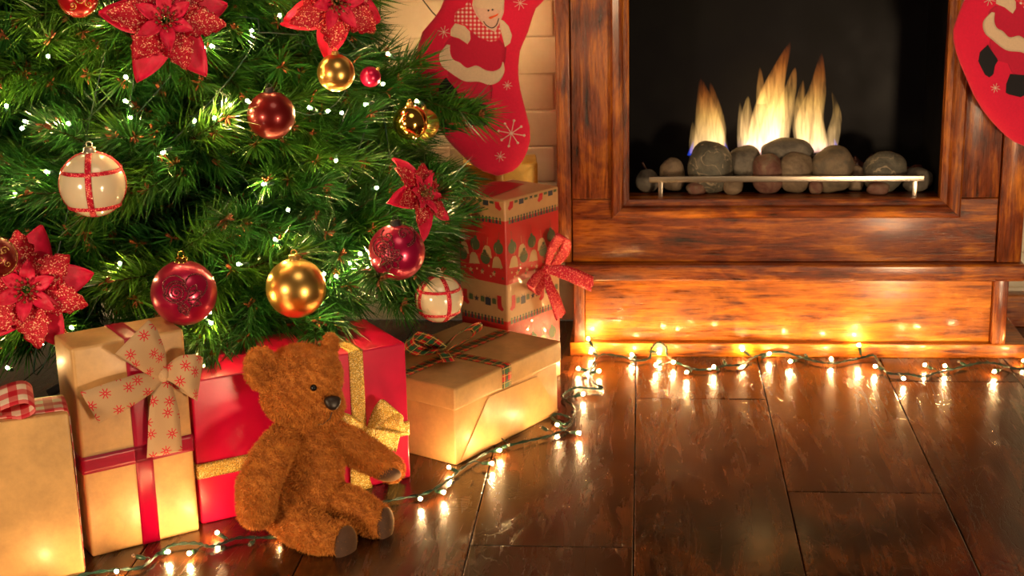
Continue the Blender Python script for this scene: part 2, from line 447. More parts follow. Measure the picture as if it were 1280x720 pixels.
# ------------------------------------------------------------------ fireplace surround
fs = thing('fireplace_surround', 'glossy mahogany-stained wooden fireplace surround around the dark firebox', 'fireplace', (.28, .10, 0))
XL, XR = -.172, .748
def fp(name, x0, x1, y0, z0, z1, mat, y1=.12, bev=.0025, label=None):
    return mk(name, *box(x0, x1, y0, y1, z0, z1, bev), mat, fs, label=label)
ZT = .98
fp('side_board', XL, -.1445, .045, .2, ZT, WOODZ, .29); fp('side_board', .7005, XR, .045, .2, ZT, WOODZ, .29)
fp('pilaster_board', -.1425, -.03, .052, .3305, ZT, WOODZ); fp('pilaster_board', .59, .6985, .052, .3305, ZT, WOODZ)
fp('bottom_rail', -.1425, .6985, .052, .2, .3295, WOODX)
fp('top_rail', -.03, .59, .052, .86, ZT, WOODX)
fp('ledge', -.158, XR + .006, .028, .165, .1995, WOODX, .29, .005)
fp('stile', -.142, -.119, .046, .029, .1645, WOODZ); fp('stile', .700, .728, .046, .029, .1645, WOODZ)
fp('base_panel', -.1185, .6995, .060, .029, .1645, WOODLIT, label='lower panel with floor light glow in its colour')
fp('side_panel', -.142, -.122, .062, .029, .1645, WOODZ, .29); fp('side_panel', .708, .728, .062, .029, .1645, WOODZ, .29)
fp('plinth', -.150, .775, .045, 0, .0295, WOODLIT, .29, .002)
fp('mantel_shelf', -.50, .95, -.06, .985, 1.03, WOODX, .29, .006)
# mitred inner moulding
ox0, ox1, oz0, oz1 = -.064, .624, .293, .90; ix0, ix1, iz0, iz1 = -.028, .585, .329, .86
prof = [(0, .052), (0, .040), (.12, .034), (.45, .031), (.60, .036), (.70, .046), (.85, .048), (1, .052), (1, .075), (0, .075)]
outer = [(ox0, oz0), (ox1, oz0), (ox1, oz1), (ox0, oz1)]; inner = [(ix0, iz0), (ix1, iz0), (ix1, iz1), (ix0, iz1)]
for k in range(4):
    V = []; n = len(prof)
    for e in (k, (k + 1) % 4):
        g = .0004 if e == k else -.0004
        for t, y in prof:
            V.append((outer[e][0] * (1 - t) + inner[e][0] * t + (g if k in (0,) else -g if k == 2 else 0), y, outer[e][1] * (1 - t) + inner[e][1] * t + (g if k == 1 else -g if k == 3 else 0)))
    Fc = [[i, (i + 1) % n, n + (i + 1) % n, n + i] for i in range(n)] + [list(range(n))[::-1], list(range(n, 2 * n))]
    mk('moulding', V, Fc, WOODX if k in (0, 2) else WOODZ, fs, smooth=False)

# ------------------------------------------------------------------ firebox insert
fb = thing('firebox', 'black metal firebox insert with steel guard rail, set in the wooden surround', 'firebox', (.28, .2, .327))
bx = lambda *a: box(*a)
mk('back_panel', *bx(-.06, .62, .288, .295, .325, .88), FIREBLACK, fb, smooth=False)
mk('side_panel', *bx(-.060, -.029, .085, .288, .325, .88), FIREBLACK, fb, smooth=False)
mk('side_panel', *bx(.586, .62, .085, .288, .325, .88), FIREBLACK, fb, smooth=False)
mk('bottom_panel', *bx(-.029, .586, .078, .288, .318, .327), FIREBLACK, fb, smooth=False)
mk('top_panel', *bx(-.06, .62, .085, .288, .87, .882), FIREBLACK, fb, smooth=False)
rail = mk('guard_rail', *box(.012, .556, .070, .079, .3600, .3718, .001), STEEL, fb, label='brushed steel guard rail')
for x in (.035, .538): mk('rail_post', *box(x - .0045, x + .0045, .071, .077, .327, .362, .0006), STEEL, fb, label='brushed steel post')

# stones
def stonemat(name, c1, c2, c3, veins=None):
    m = NT(name); v = m.coord('Object', rnd=True); n = m.noise(v, 34, 6, .65, .6); n2 = m.noise(v, 190, 4, .7)
    col = m.ramp(n, [(.32, c1), (.5, c2), (.68, c3)])
    if veins:
        vn = m.noise(v, 22, 3, .5, 1.2); k = m.ramp(m.math('ABSOLUTE', m.math('SUBTRACT', vn, .5)), [(.0, (1,) * 3), (.018, (0,) * 3)])
        col = m.mix(k, col, veins)
    col = m.mix(m.math('MULTIPLY', n2, .45), col, (.03, .025, .02))
    m.set(Base_Color=col, Roughness=.7, Normal=m.bump(m.math('ADD', n, m.math('MULTIPLY', n2, .4)), .5, .004)); return m.m
SG = stonemat('grey_stone', (.09, .075, .06), (.17, .145, .115), (.26, .22, .17)); SV = stonemat('veined_stone', (.07, .07, .055), (.14, .13, .10), (.22, .19, .14), (.5, .40, .27))
SR = stonemat('reddish_stone', (.14, .04, .03), (.22, .10, .07), (.26, .20, .13)); ST = stonemat('tan_stone', (.16, .11, .07), (.27, .19, .12), (.38, .28, .18))
SB = stonemat('banded_stone', (.10, .085, .06), (.26, .19, .12), (.14, .12, .09))
stones = [  # px, py, rx, rz (px radii), y-plane, material, label
 (888, 219, 27, 30, .125, SV, 'dark grey stone with pale veins below the left flame'),
 (931, 205, 21, 21, .145, SG, 'rounded mottled grey stone left of the topmost oval stone'),
 (984, 191, 31, 17, .150, SG, 'large smooth oval stone on top of the pile'),
 (960, 222, 19, 24, .115, SR, 'reddish brown stone under the left end of the topmost oval stone'),
 (994, 224, 22, 24, .122, ST, 'tan grey stone under the right end of the topmost oval stone'),
 (1040, 220, 26, 27, .125, SB, 'round banded stone right of the middle of the rail'),
 (1105, 226, 25, 24, .125, SV, 'mottled grey stone near the right end of the rail'),
 (840, 226, 15, 20, .135, ST, 'small brown stone right of the left rail post'),
 (809, 240, 14, 14, .125, SG, 'small grey stone in the left corner behind the rail'),
 (1146, 240, 18, 14, .125, SG, 'dark grey stone behind the right rail post'),
 (1097, 244, 13, 8, .092, SR, 'small rust red stone low behind the right part of the rail'),
 (916, 243, 12, 11, .100, ST, 'small pale tan stone behind the rail under the mottled stone'),
 (870, 248, 12, 8, .100, SR, 'small dark red stone low at the left behind the rail'),
 (1068, 238, 12, 16, .135, ST, 'greyish tan stone between the banded stone and the mottled stone'),
 (1020, 244, 9, 10, .100, SR, 'dark reddish stone wedged left of the banded stone'),
]
random.seed(11)
for i, (px, py, rx, rz, yp, mt, lab) in enumerate(stones):
    c = PY(px, py, yp); s = (c[1] + 3) * 1.04 / FPX
    V, Fc = ico((0, 0, 0), 1, 4)
    out = []
    for v in V:
        q = Vector(v); f = 1 + .16 * mnoise.noise(q * 1.1 + Vector((i * 7, 3, 1))) + .04 * mnoise.noise(q * 3 + Vector((i, 8, 1)))
        u = np.array(v); u = np.sign(u) * np.abs(u) ** .88
        out.append(u * f * np.array([rx * s, min(rx, rz) * s * .95, rz * s * 1.02]))
    out = np.array(out) + c
    dz = .3275 - out[:, 2].min()
    if dz > 0: out[:, 2] += dz
    mk('stone', out, Fc, mt, None, loc=c)['label'] = lab
    o = bpy.data.objects[-1] if False else None
for o in [o for o in C.objects if o.name.startswith('stone')]: tag(o, None, 'stone', 'stones piled in the firebox')
BARK = wood('charred_bark', 'x', (.02, .006, .005), (.07, .022, .016), (.13, .045, .03))
def chunk(name, lab, cat, pts, r, seed):
    P = spline(pts, 8); V, Fc = tube(P, [r * (1 + .35 * math.sin(k * 1.7 + seed)) * (.35 if k in (0, len(P) - 1) else 1) for k in range(len(P))], 14)
    V = np.array([v + .30 * r * np.array(mnoise.noise_vector(Vector(v) * 55 + Vector((seed, 0, 0)))) for v in V])
    V[:, 2] += max(0, .3272 - V[:, 2].min())
    return tag(mk(name, V, Fc, BARK, None), lab, cat)
chunk('bark_chunk', 'rough reddish bark chunk behind the right stones', 'bark', [PY(1040, 214, .19), PY(1075, 212, .195), PY(1112, 208, .20)], .022, 2)
chunk('bark_chunk', 'small rough bark chunk in the right rear corner of the firebox', 'bark', [PY(1130, 228, .18), PY(1142, 215, .185), PY(1160, 232, .17)], .014, 5)
V, Fc = tube(spline([PY(803, 203, .17), PY(808, 212, .165), PY(818, 220, .155), PY(829, 236, .14)], 5), [.0022] * 16, 6)
V[:, 2] += max(0, .3275 - V[:, 2].min())
tag(mk('twig', V, Fc, BARK, None), 'thin dark twig leaning behind the left rail post', 'twig')

# burner cups and flames
def flame_mat(name, k, seed, h, cols):
    m = NT(name); t = m.t; t.nodes.remove(m.b)
    g = m.n('ShaderNodeTexCoord'); sx = m.n('ShaderNodeSeparateXYZ'); m.l(g.outputs['Object'], sx.inputs[0])
    z = m.math('DIVIDE', sx.outputs[2], h)
    mp = m.n('ShaderNodeMapping'); mp.inputs['Scale'].default_value = (95, 95, 14); mp.inputs['Location'].default_value = (seed, seed * 2, 0); m.l(g.outputs['Object'], mp.inputs[0])
    n = m.noise(mp.outputs[0], 1.0, 3, .6, 1.2)
    den = m.ramp(n, [(.36, (.10,) * 3), (.62, (1,) * 3)])
    fall = m.ramp(z, [(0, (.55,) * 3), (.08, (1,) * 3), (.45, (.75,) * 3), (1, (.18,) * 3)])
    col = m.ramp(z, cols)
    e = m.n('ShaderNodeEmission'); m.l(col, e.inputs[0])
    m.l(m.math('MULTIPLY', m.math('MULTIPLY', den, fall), k), e.inputs[1])
    m.l(e.outputs[0], m.out.inputs['Volume']); return m.m
COLW = [(0, (1, .55, .45)), (.12, (1, .62, .26)), (.5, (1, .52, .12)), (.8, (1, .26, .03)), (1, (.9, .12, .01))]
def tongue(base, tips, r0, squash=.55, n=14):
    """one closed flame tongue: base centre, list of centre line offsets, radius profile"""
    P = spline(tips, 5); m = len(P); V = []; Fc = []
    for i, p in enumerate(P):
        t = i / (m - 1); r = r0 * (1 - t) ** .75 * (.75 + 1.1 * t * (1 - t)) + .0006
        for k in range(n):
            a = 2 * math.pi * k / n; V.append((p[0] + r * math.cos(a), p[1] + r * squash * math.sin(a), p[2]))
    for i in range(m - 1):
        for k in range(n): Fc.append([i * n + k, i * n + (k + 1) % n, (i + 1) * n + (k + 1) % n, (i + 1) * n + k])
    Fc += [list(range(n))[::-1], [(m - 1) * n + k for k in range(n)]]
    return V, Fc
FY = .19
def flame(lab, tongues, k, seed, bx0, bx1, by):
    b0, b1 = PY(bx0, by, FY), PY(bx1, by, FY); ctr = (b0 + b1) / 2; r = (b1[0] - b0[0]) / 2
    top = min(min(p[1] for p in tg[0]) for tg in tongues)
    h = PY(bx0, top, FY)[2] - ctr[2]
    t = thing('gas_flame', lab, 'flame', ctr, 'flames in the firebox')
    mat = flame_mat('flame_%d' % seed, k, seed, h, COLW)
    for j, (pts, rp, dy) in enumerate(tongues):
        pp = [PY(x, y, FY + dy) for x, y in pts]
        V, Fc = tongue(None, pp, rp * 3.6 / FPX)
        mk('flame_tongue', V, Fc, mat, t)
    bm_ = NT('flame_blue_%d' % seed); bm_.t.nodes.remove(bm_.b); e = bm_.n('ShaderNodeEmission'); e.inputs[0].default_value = (.03, .10, 1, 1); e.inputs[1].default_value = 60
    bm_.l(e.outputs[0], bm_.out.inputs['Volume'])
    for sgn in (-1, 1):
        pp = [ctr + np.array([sgn * r * 1.0, 0, -.002]), ctr + np.array([sgn * r * .90, 0, .012]), ctr + np.array([sgn * r * .80, 0, .028])]
        V, Fc = tongue(None, pp, .006); mk('blue_flame', V, Fc, bm_.m, t, label='blue flame edge')
    V, Fc = lathe([(.0001, -.004), (r * .9, -.012), (r * 1.06, -.001), (r * 1.0, -.001), (r * .85, -.008), (.0001, -.006)], 28)
    V = np.array(V) * np.array([1, .75, 1]) + ctr + np.array([0, 0, -.002])
    bc = mk('burner_cup', V, Fc, BLACKMETAL, None, loc=ctr - np.array([0, 0, .01]))
    Vs, Fs = box(ctr[0] - r * .7, ctr[0] + r * .7, FY - .02, FY + .02, .3272, ctr[2] - .012)
    mk('burner_stem', Vs, Fs, BLACKMETAL, bc, smooth=False)
    return bc
bc = flame('smallest flame, at the left of the firebox', [([(886, 193), (887, 165), (882, 130), (876, 98)], 23, 0), ([(893, 190), (896, 160), (893, 130), (888, 103)], 14, .012), ([(868, 192), (867, 172), (866, 152)], 7, -.012), ([(902, 190), (901, 170), (897, 145)], 9, -.008)], 34, 1, 862, 910, 193)
tag(bc, 'black burner cup under the left flame', 'burner', 'burner cups in the firebox')
bc = flame('tallest and brightest flame, in the middle of the firebox', [([(955, 192), (960, 150), (968, 105), (988, 52)], 26, 0), ([(940, 190), (936, 165), (934, 140), (935, 120)], 13, -.012), ([(970, 190), (978, 150), (988, 110), (994, 84)], 15, .012), ([(930, 190), (927, 165), (925, 128)], 8, .01), ([(952, 130), (951, 108), (950, 84)], 7, .0), ([(960, 190), (962, 160), (966, 120)], 16, -.02)], 60, 2, 930, 992, 190)
tag(bc, 'black burner cup under the middle flame', 'burner', 'burner cups in the firebox')
bc = flame('broad pale flame, at the right of the firebox', [([(1018, 190), (1012, 150), (1022, 110), (1027, 66)], 21, 0), ([(1008, 190), (1001, 155), (1001, 125), (1004, 100)], 13, .012), ([(1036, 190), (1042, 165), (1046, 140), (1040, 115)], 10, -.010), ([(1022, 190), (1024, 165), (1022, 130)], 12, -.02)], 42, 3, 1000, 1047, 190)
tag(bc, 'black burner cup under the right flame', 'burner', 'burner cups in the firebox')

exec_after = []
# ------------------------------------------------------------------ gift boxes
def gift(name, label, fr, L, Dp, H, mat, bev=.004, group=None):
    t = thing(name, label, 'gift', fr([[0, 0, 0]])[0], group)
    V, Fc = box(0, L, 0, Dp, 0, H, bev, 3)
    mk('wrapped_box', fr(V), Fc, mat, t)
    return t
def rb(t, fr, pts, wdir, hw, mat, name='ribbon', th=.0009, notch=0, label=None, n=8, sm=True):
    """ribbon through frame-local points"""
    P = spline(pts, n) if sm else np.array(pts, float)
    Wl = np.asarray(wdir, float)
    W = Wl[0] * fr.u + Wl[1] * fr.v + Wl[2] * fr.w if Wl.ndim == 1 else np.array([w[0] * fr.u + w[1] * fr.v + w[2] * fr.w for w in Wl])
    V, Fc, U = ribbon(fr(P), W, hw, th, notch)
    return mk(name, V, Fc, mat, t, uv=U, label=label)
def bands(t, fr, L, Dp, H, mat, ux=None, wz=None, hw=.01, label=None, e=.0012, vy=None):
    if ux is not None:   # vertical band round front, top, back
        pts = [(ux, -e, .001), (ux, -e, H * .5), (ux, -e, H - .002), (ux, -e * .6, H + e * .6), (ux, .004, H + e), (ux, Dp - .004, H + e), (ux, Dp + e, H), (ux, Dp + e, .001)]
        rb(t, fr, pts, (1, 0, 0), hw, mat, sm=False, label=label)
    if wz is not None:   # horizontal band round front and sides
        pts = [(-e, Dp, wz), (-e, .004, wz), (-e * .5, -e * .5, wz), (.004, -e, wz), (L - .004, -e, wz), (L + e * .5, -e * .5, wz), (L + e, .004, wz), (L + e, Dp, wz)]
        rb(t, fr, pts, (0, 0, 1), hw, mat, sm=False, label=label)
def on_face(fr, px, py, off=0.0):
    """frame-local point of a sight line on the front face plane, off metres proud"""
    p = PPL(px, py, fr([[0, -off, 0]])[0], fr.v); d = p - fr.o
    return np.array([d.dot(fr.u), d.dot(fr.v), d.dot(fr.w)])

# 1: front left kraft box with gingham ribbon
F1 = ang_frame((-1.075, -1.115, 0), 24.5)
g1 = gift('gift_box', 'brown kraft paper gift with red gingham ribbon, at the left edge of the photo', F1, .29, .092, .252, KRAFT)
rb(g1, F1, [(-.001, .046, .2535), (.10, .046, .2540), (.282, .046, .2538), (.2895, .046, .2515), (.2915, .046, .245), (.2925, .046, .18), (.2918, .046, .10), (.2915, .046, .002)], (0, 1, 0), .033, GINGHAM, label='red gingham ribbon', sm=False)
rb(g1, F1, [(.170, .040, .256), (.195, .03, .275), (.232, .025, .285), (.246, .025, .272), (.225, .03, .260), (.17, .045, .257)], (0, 1, .3), .028, GINGHAM, 'bow_loop', label='gingham bow loop')
rb(g1, F1, [(.155, .045, .256), (.13, .05, .288), (.10, .05, .30), (.07, .05, .28), (.09, .05, .258), (.15, .05, .258)], (0, 1, 0), .022, GINGHAM, 'bow_loop', label='gingham bow loop')
# 2: tall kraft box with crimson ribbon and burlap bow
F2 = ang_frame((-.822, -.934, 0), 36.9)
g2 = gift('gift_box', 'tall brown kraft gift with crimson satin ribbon and burlap snowflake bow', F2, .170, .088, .328, KRAFT, .005)
BX, BZ = on_face(F2, 196, 540)[0], on_face(F2, 170, 570)[2]
bands(g2, F2, .170, .088, .328, SATIN, ux=on_face(F2, 184, 620)[0], wz=on_face(F2, 140, 575)[2], hw=.0135, label='crimson satin ribbon')
def facebow(t, fr, polys, mat, **kw):
    for name, pts, hw, wd, notch in polys:
        P = [on_face(fr, x, y, o) for x, y, o in pts]
        rb(t, fr, P, wd, hw if np.isscalar(hw) else np.interp(np.linspace(0, 1, (len(P) - 1) * 8 + 1), np.linspace(0, 1, len(hw)), hw), mat, name, th=.001, notch=notch, **kw)
facebow(g2, F2, [
    ('bow_loop', [(204, 470, .008), (193, 452, .030), (178, 432, .042), (165, 421, .036), (170, 430, .018), (190, 452, .010), (203, 468, .008)], [.007, .022, .031, .034, .030, .020, .007], (.79, 0, .62), 0),
    ('bow_loop', [(204, 466, .008), (222, 463, .032), (240, 468, .042), (250, 474, .030), (242, 473, .014), (222, 470, .008), (205, 468, .006)], [.007, .022, .031, .034, .030, .020, .007], (.22, 0, .97), 0),
    ('bow_tail', [(203, 470, .008), (180, 480, .018), (150, 494, .024), (112, 510, .020)], [.007, .019, .025, .029], (-.38, 0, .92), 0),
    ('bow_tail', [(204, 470, .006), (203, 490, .014), (205, 520, .016), (206, 568, .014)], [.007, .017, .024, .028], (1, 0, -.02), 0)], BURLAP, label='burlap bow with red snowflakes')
V, Fc = ico((0, 0, 0), (.0085, .009, .012), 3); k0 = F2([on_face(F2, 204, 468, .012)])[0]
mk('bow_knot', np.array(V) @ np.array([F2.u, F2.v, F2.w]) + k0, Fc, BURLAP, g2, uv=np.array(V)[:, :2], label='burlap knot')
# 3: long red box with gold glitter ribbon
F3 = ang_frame((-.689, -.811, 0), 33.7); L3 = .3625
g3 = gift('gift_box', 'long glossy red gift with gold glitter ribbon and bow, behind the teddy bear', F3, L3, .165, .237, REDPAPER, .004)
wz = on_face(F3, 275, 584)[2]
bands(g3, F3, L3, .165, .237, GOLDGLIT, ux=on_face(F3, 446, 480)[0], wz=wz, hw=.0125, label='gold glitter ribbon')
facebow(g3, F3, [
    ('bow_loop', [(462, 536, .008), (474, 518, .026), (486, 508, .032), (494, 513, .026), (492, 528, .012), (478, 538, .006), (462, 538, .006)], [.006, .015, .020, .021, .018, .012, .006], (-.68, 0, .73), 0),
    ('bow_tail', [(464, 540, .008), (475, 545, .014), (485, 549, .012), (498, 552, .010)], [.007, .012, .016, .018], (.3, 0, 1), 0),
    ('bow_loop', [(458, 537, .008), (446, 531, .022), (430, 525, .026), (420, 528, .014), (434, 536, .008), (456, 540, .006)], [.005, .010, .012, .012, .010, .005], (.25, 0, 1), 0),
    ('bow_tail', [(456, 545, .004), (448, 575, .006), (450, 600, .006), (455, 617, .005)], [.007, .013, .017, .018], (1, 0, .2), -.010),
    ('bow_tail', [(466, 545, .005), (480, 565, .008), (490, 585, .010), (498, 604, .008)], [.007, .012, .016, .017], (.85, 0, .5), -.008)], GOLDGLIT, label='gold glitter bow')
V, Fc = box(-.009, .009, -.007, .005, -.008, .008, .004, 3); mk('bow_knot', F3(np.array(V) + on_face(F3, 461, 540, .010)), Fc, GOLDGLIT, g3, label='gold glitter knot')
# 4: lidded kraft box with tartan ribbon
F4 = ang_frame((-.317, -.556, 0), 58.6); L4, D4 = .306, .215
g4 = thing('gift_box', 'low brown kraft gift box with separate lid and tartan ribbon, right of the red gift', 'gift', F4.o)
V, Fc = box(0, L4, 0, D4, 0, .12, .003, 2); mk('box_body', F4(V), Fc, KRAFT, g4)
V, Fc = box(-.005, L4 + .006, -.006, D4 + .006, .101, .141, .0045, 3); mk('lid', F4(V), Fc, KRAFT, g4)
def flap(t, fr, pts, mat, off=.0022, th=.0012, name='paper_flap'):
    P = [on_face(fr, x, y, off) for x, y in pts]; P2 = [p + np.array([0, th, 0]) for p in P]; n = len(P)
    mk(name, fr(np.array(P + P2)), [list(range(n)), list(range(2 * n - 1, n - 1, -1))] + [[i, n + i, n + (i + 1) % n, (i + 1) % n] for i in range(n)], mat, t, smooth=False)
flap(g4, F4, [(575, 579), (698, 513), (672, 470), (611, 496)], KRAFT)
u4 = on_face(F4, 633, 480, .006)[0]
rb(g4, F4, [(u4, -.0068, .1015), (u4, -.0075, .12), (u4, -.0075, .136), (u4, -.006, .1408), (u4, -.002, .1425), (u4, .05, .1425), (u4 - .002, .10, .1425), (u4 - .002, D4, .1425)], (1, 0, 0), .0125, TARTAN, label='red and green tartan ribbon', sm=False)
rb(g4, F4, [(-.005, .115, .1427), (.08, .115, .1427), (.30, .115, .1427)], (0, 1, 0), .0125, TARTAN, label='red and green tartan ribbon', sm=False)
def P4(px, py, z):
    p = PZ(px, py, z) - F4.o; return (p.dot(F4.u), p.dot(F4.v), z)
rb(g4, F4, [P4(553, 437, .145), P4(568, 420, .165), P4(590, 408, .182), P4(597, 414, .168), P4(585, 425, .150), P4(560, 438, .144)], (.5, -.6, .6), .012, TARTAN, 'bow_loop', label='tartan bow loop')
rb(g4, F4, [P4(553, 437, .146), P4(535, 425, .170), P4(515, 420, .185), P4(512, 432, .165), P4(530, 440, .148), P4(552, 439, .144)], (.5, -.6, .6), .012, TARTAN, 'bow_loop', label='tartan bow loop')
rb(g4, F4, [P4(553, 438, .150), P4(552, 440, .160), P4(556, 444, .158), P4(561, 452, .150)], (.8, -.6, .0), .011, TARTAN, 'bow_tail', label='tartan bow tail')
# 5: tall printed box
F5 = ang_frame((-.2555, -.207, 0), 54.5); L5, D5, H5 = .160, .118, .385
def printmat():
    m = NT('printed_christmas_paper'); tc = m.n('ShaderNodeTexCoord'); sx = m.n('ShaderNodeSeparateXYZ'); m.l(tc.outputs['Object'], sx.inputs[0])
    z = sx.outputs[2]; w = m.noise(tc.outputs['Object'], 9, 3, .5, .5); n2 = m.noise(tc.outputs['Object'], 60, 3)
    beige, red = (.62, .36, .16), (.62, .012, .018)
    fz = m.math('FRACT', m.math('ADD', m.math('DIVIDE', m.math('SUBTRACT', z, .027), .195), 1.0))
    k = m.math('LESS_THAN', fz, .631)
    top = m.math('GREATER_THAN', z, .3835)
    xx = m.math('ADD', sx.outputs[0], m.math('MULTIPLY', sx.outputs[1], .3))
    k = m.math('MULTIPLY', k, m.math('SUBTRACT', 1.0, top))
    col = m.mix(k, beige, red); col = m.mix(m.math('MULTIPLY', n2, .35), col, (.35, .10, .06))
    m.set(Base_Color=col, Roughness=.35, Normal=m.bump(m.math('ABSOLUTE', m.math('SUBTRACT', w, .5)), .25, .01), Coat_Weight=.3); return m.m
PRINT = printmat()
g5 = gift('gift_box', 'tall gift in printed Christmas paper with red glitter bow, beside the fireplace', F5, L5, D5, H5, PRINT, .004)
INKG = plain('print_green', (.10, .12, .05), .45); INKD = plain('print_dark', (.05, .05, .07), .45); INKR = plain('print_red', (.55, .02, .03), .45); INKB = plain('print_beige', (.62, .38, .18), .45)
def motif_poly(shape):
    if shape == 'ball': return [[(math.cos(a) * .0105, math.sin(a) * .0105) for a in np.linspace(0, 2 * math.pi, 17)[:-1]], [(-.003, .010), (.003, .010), (.003, .014), (-.003, .014)], [(-.0003, .014), (.0003, .014), (.0003, .028), (-.0003, .028)]]
    if shape == 'bell': return [[(-.012, -.008), (.012, -.008), (.010, -.002), (.008, .006), (.004, .011), (-.004, .011), (-.008, .006), (-.010, -.002)], [(-.0003, .011), (.0003, .011), (.0003, .026), (-.0003, .026)]]
    if shape == 'stocking': return [[(-.004, .012), (.005, .012), (.005, -.002), (.004, -.010), (-.005, -.014), (-.009, -.010), (-.005, -.005), (-.004, 0)]]
    if shape == 'parcel': return [[(-.006, -.008), (.006, -.008), (.006, .005), (-.006, .005)], [(-.002, .005), (.0, .005), (-.005, .010)], [(.0, .005), (.002, .005), (.005, .010)]]
    if shape == 'star': return [[(math.cos(a) * (.006 if i % 2 == 0 else .0025), math.sin(a) * (.006 if i % 2 == 0 else .0025)) for i, a in enumerate(np.linspace(math.pi / 2, 2.5 * math.pi, 11)[:-1])]]
    if shape == 'dot': return [[(math.cos(a) * .0024, math.sin(a) * .0024) for a in np.linspace(0, 2 * math.pi, 9)[:-1]]]
    if shape == 'man': return [[(-.003, -.006), (.003, -.006), (.002, .001), (-.002, .001)], [(math.cos(a) * .0022, .0032 + math.sin(a) * .0022) for a in np.linspace(0, 2 * math.pi, 9)[:-1]]]
random.seed(3)
inks = {'g': ([], []), 'd': ([], []), 'r': ([], []), 'b': ([], [])}
def put(shape, ink, face, a, z, s=1.0, rot=0):
    V, Fc = inks[ink]
    for j, poly in enumerate(motif_poly(shape)):
        n0 = len(V)
        for x, y in poly:
            xr, yr = x * math.cos(rot) - y * math.sin(rot), x * math.sin(rot) + y * math.cos(rot)
            a1, z1 = a + xr * s, z + yr * s
            lim = L5 if face == 'f' else D5
            a1 = min(max(a1, .0045), lim - .0045); z1 = min(max(z1, .004), H5 - .0045)
            off = .0006 + .0001 * j
            V.append(F5([[a1, -off, z1]])[0] if face == 'f' else F5([[-off, a1, z1]])[0])
        q = list(range(n0, n0 + len(poly))); Fc.append(q if face == 'f' else q[::-1])
PER = .195
for face, lim in (('f', L5), ('s', D5)):
    for b in range(3):
        z0 = -.168 + (b + 0) * PER + PER * .0 if False else .027 + (b - 1) * PER   # red band z0 .. z0+.1156, beige to z0+PER
        k = 0; a = .012
        while a < lim:
            put('man', 'd' if k % 2 else 'g', face, a, z0 + .123, 1.1) if 0 < z0 + .12 < H5 else None
            a += .0085; k += 1
        a = .018; k = 0
        while a < lim - .005:
            if -.03 < z0 + .05 < H5 and z0 > 0:
                put(('ball', 'bell')[k % 2], ('g', 'b')[k % 2], face, a, z0 + .070 - .012 * (k % 2), 1.15, .1)
                put(('bell', 'ball')[k % 2], ('b', 'g')[k % 2], face, a + .004, z0 + .040 + .006 * (k % 2), 1.15, -.1)
                for q in range(3): put('dot', random.choice('gb'), face, a + random.uniform(-.012, .012), z0 + .012 + .01 * q, 1)
                put('star', 'b', face, a + .013, z0 + .018)
            if 0 < z0 + .155 < H5:
                put(('stocking', 'parcel', 'star')[k % 3], ('r', 'd', 'd')[k % 3], face, a, z0 + .158, 1.15)
                put('parcel', 'g', face, a + .014, z0 + .160, .8)
            a += .029; k += 1
for key, mt in (('g', INKG), ('d', INKD), ('r', INKR), ('b', INKB)):
    mk('printed_motifs', inks[key][0], inks[key][1], mt, g5, smooth=False, kind='stuff')
# red printed lozenge on its top
tp = [PZ(x, y, H5 + .0008) for x, y in ((577, 240), (621, 225.5), (656, 230), (615, 246))]
mk('printed_panel', np.array(tp), [[3, 2, 1, 0]], INKR, g5, smooth=False, label='red printed panel on the top')
def P5(px, py, o): return on_face(F5, px, py, o)
def bow5(name, pts, hw, wd, notch=0):
    P = [P5(*p) for p in pts]
    rb(g5, F5, P, wd, np.interp(np.linspace(0, 1, (len(P) - 1) * 8 + 1), np.linspace(0, 1, len(hw)), hw), REDGLIT, name, th=.001, notch=notch, label='red glitter bow')
bow5('bow_loop', [(683, 335, .006), (690, 312, .028), (702, 296, .040), (708, 300, .034), (706, 314, .020), (696, 328, .010), (684, 336, .006)], [.006, .013, .017, .017, .016, .012, .006], (-.85, 0, .53))
bow5('bow_loop', [(682, 336, .006), (672, 345, .026), (664, 358, .036), (668, 366, .028), (676, 358, .014), (682, 340, .006)], [.006, .012, .015, .015, .012, .006], (-.8, 0, .55))
bow5('bow_tail', [(684, 337, .010), (700, 339, .024), (720, 346, .040), (742, 356, .050)], [.006, .013, .015, .015], (.3, 0, .95), -.010)
bow5('bow_tail', [(683, 340, .010), (687, 358, .020), (694, 375, .026), (702, 398, .026)], [.006, .012, .015, .016], (1, 0, .25), -.012)
V, Fc = ico((0, 0, 0), (.008, .007, .010), 3); mk('bow_knot', np.array(V) @ np.array([F5.u, F5.v, F5.w]) + F5([P5(683, 337, .010)])[0], Fc, REDGLIT, g5, label='red glitter knot')
# 6: gold box at the wall, on a plain crate-like carton hidden behind the printed gift
F6 = ang_frame((-.372, .135, 0), 6)
g6 = gift('gift_box', 'gold paper gift behind the printed gift, against the pale wall', F6, .155, .10, .386, GOLDPAPER, .004)
bands(g6, F6, .155, .10, .386, wrinkled('pale_gold_ribbon', (.70, .52, .14), .4, .2), ux=.075, hw=.010, label='pale gold ribbon')

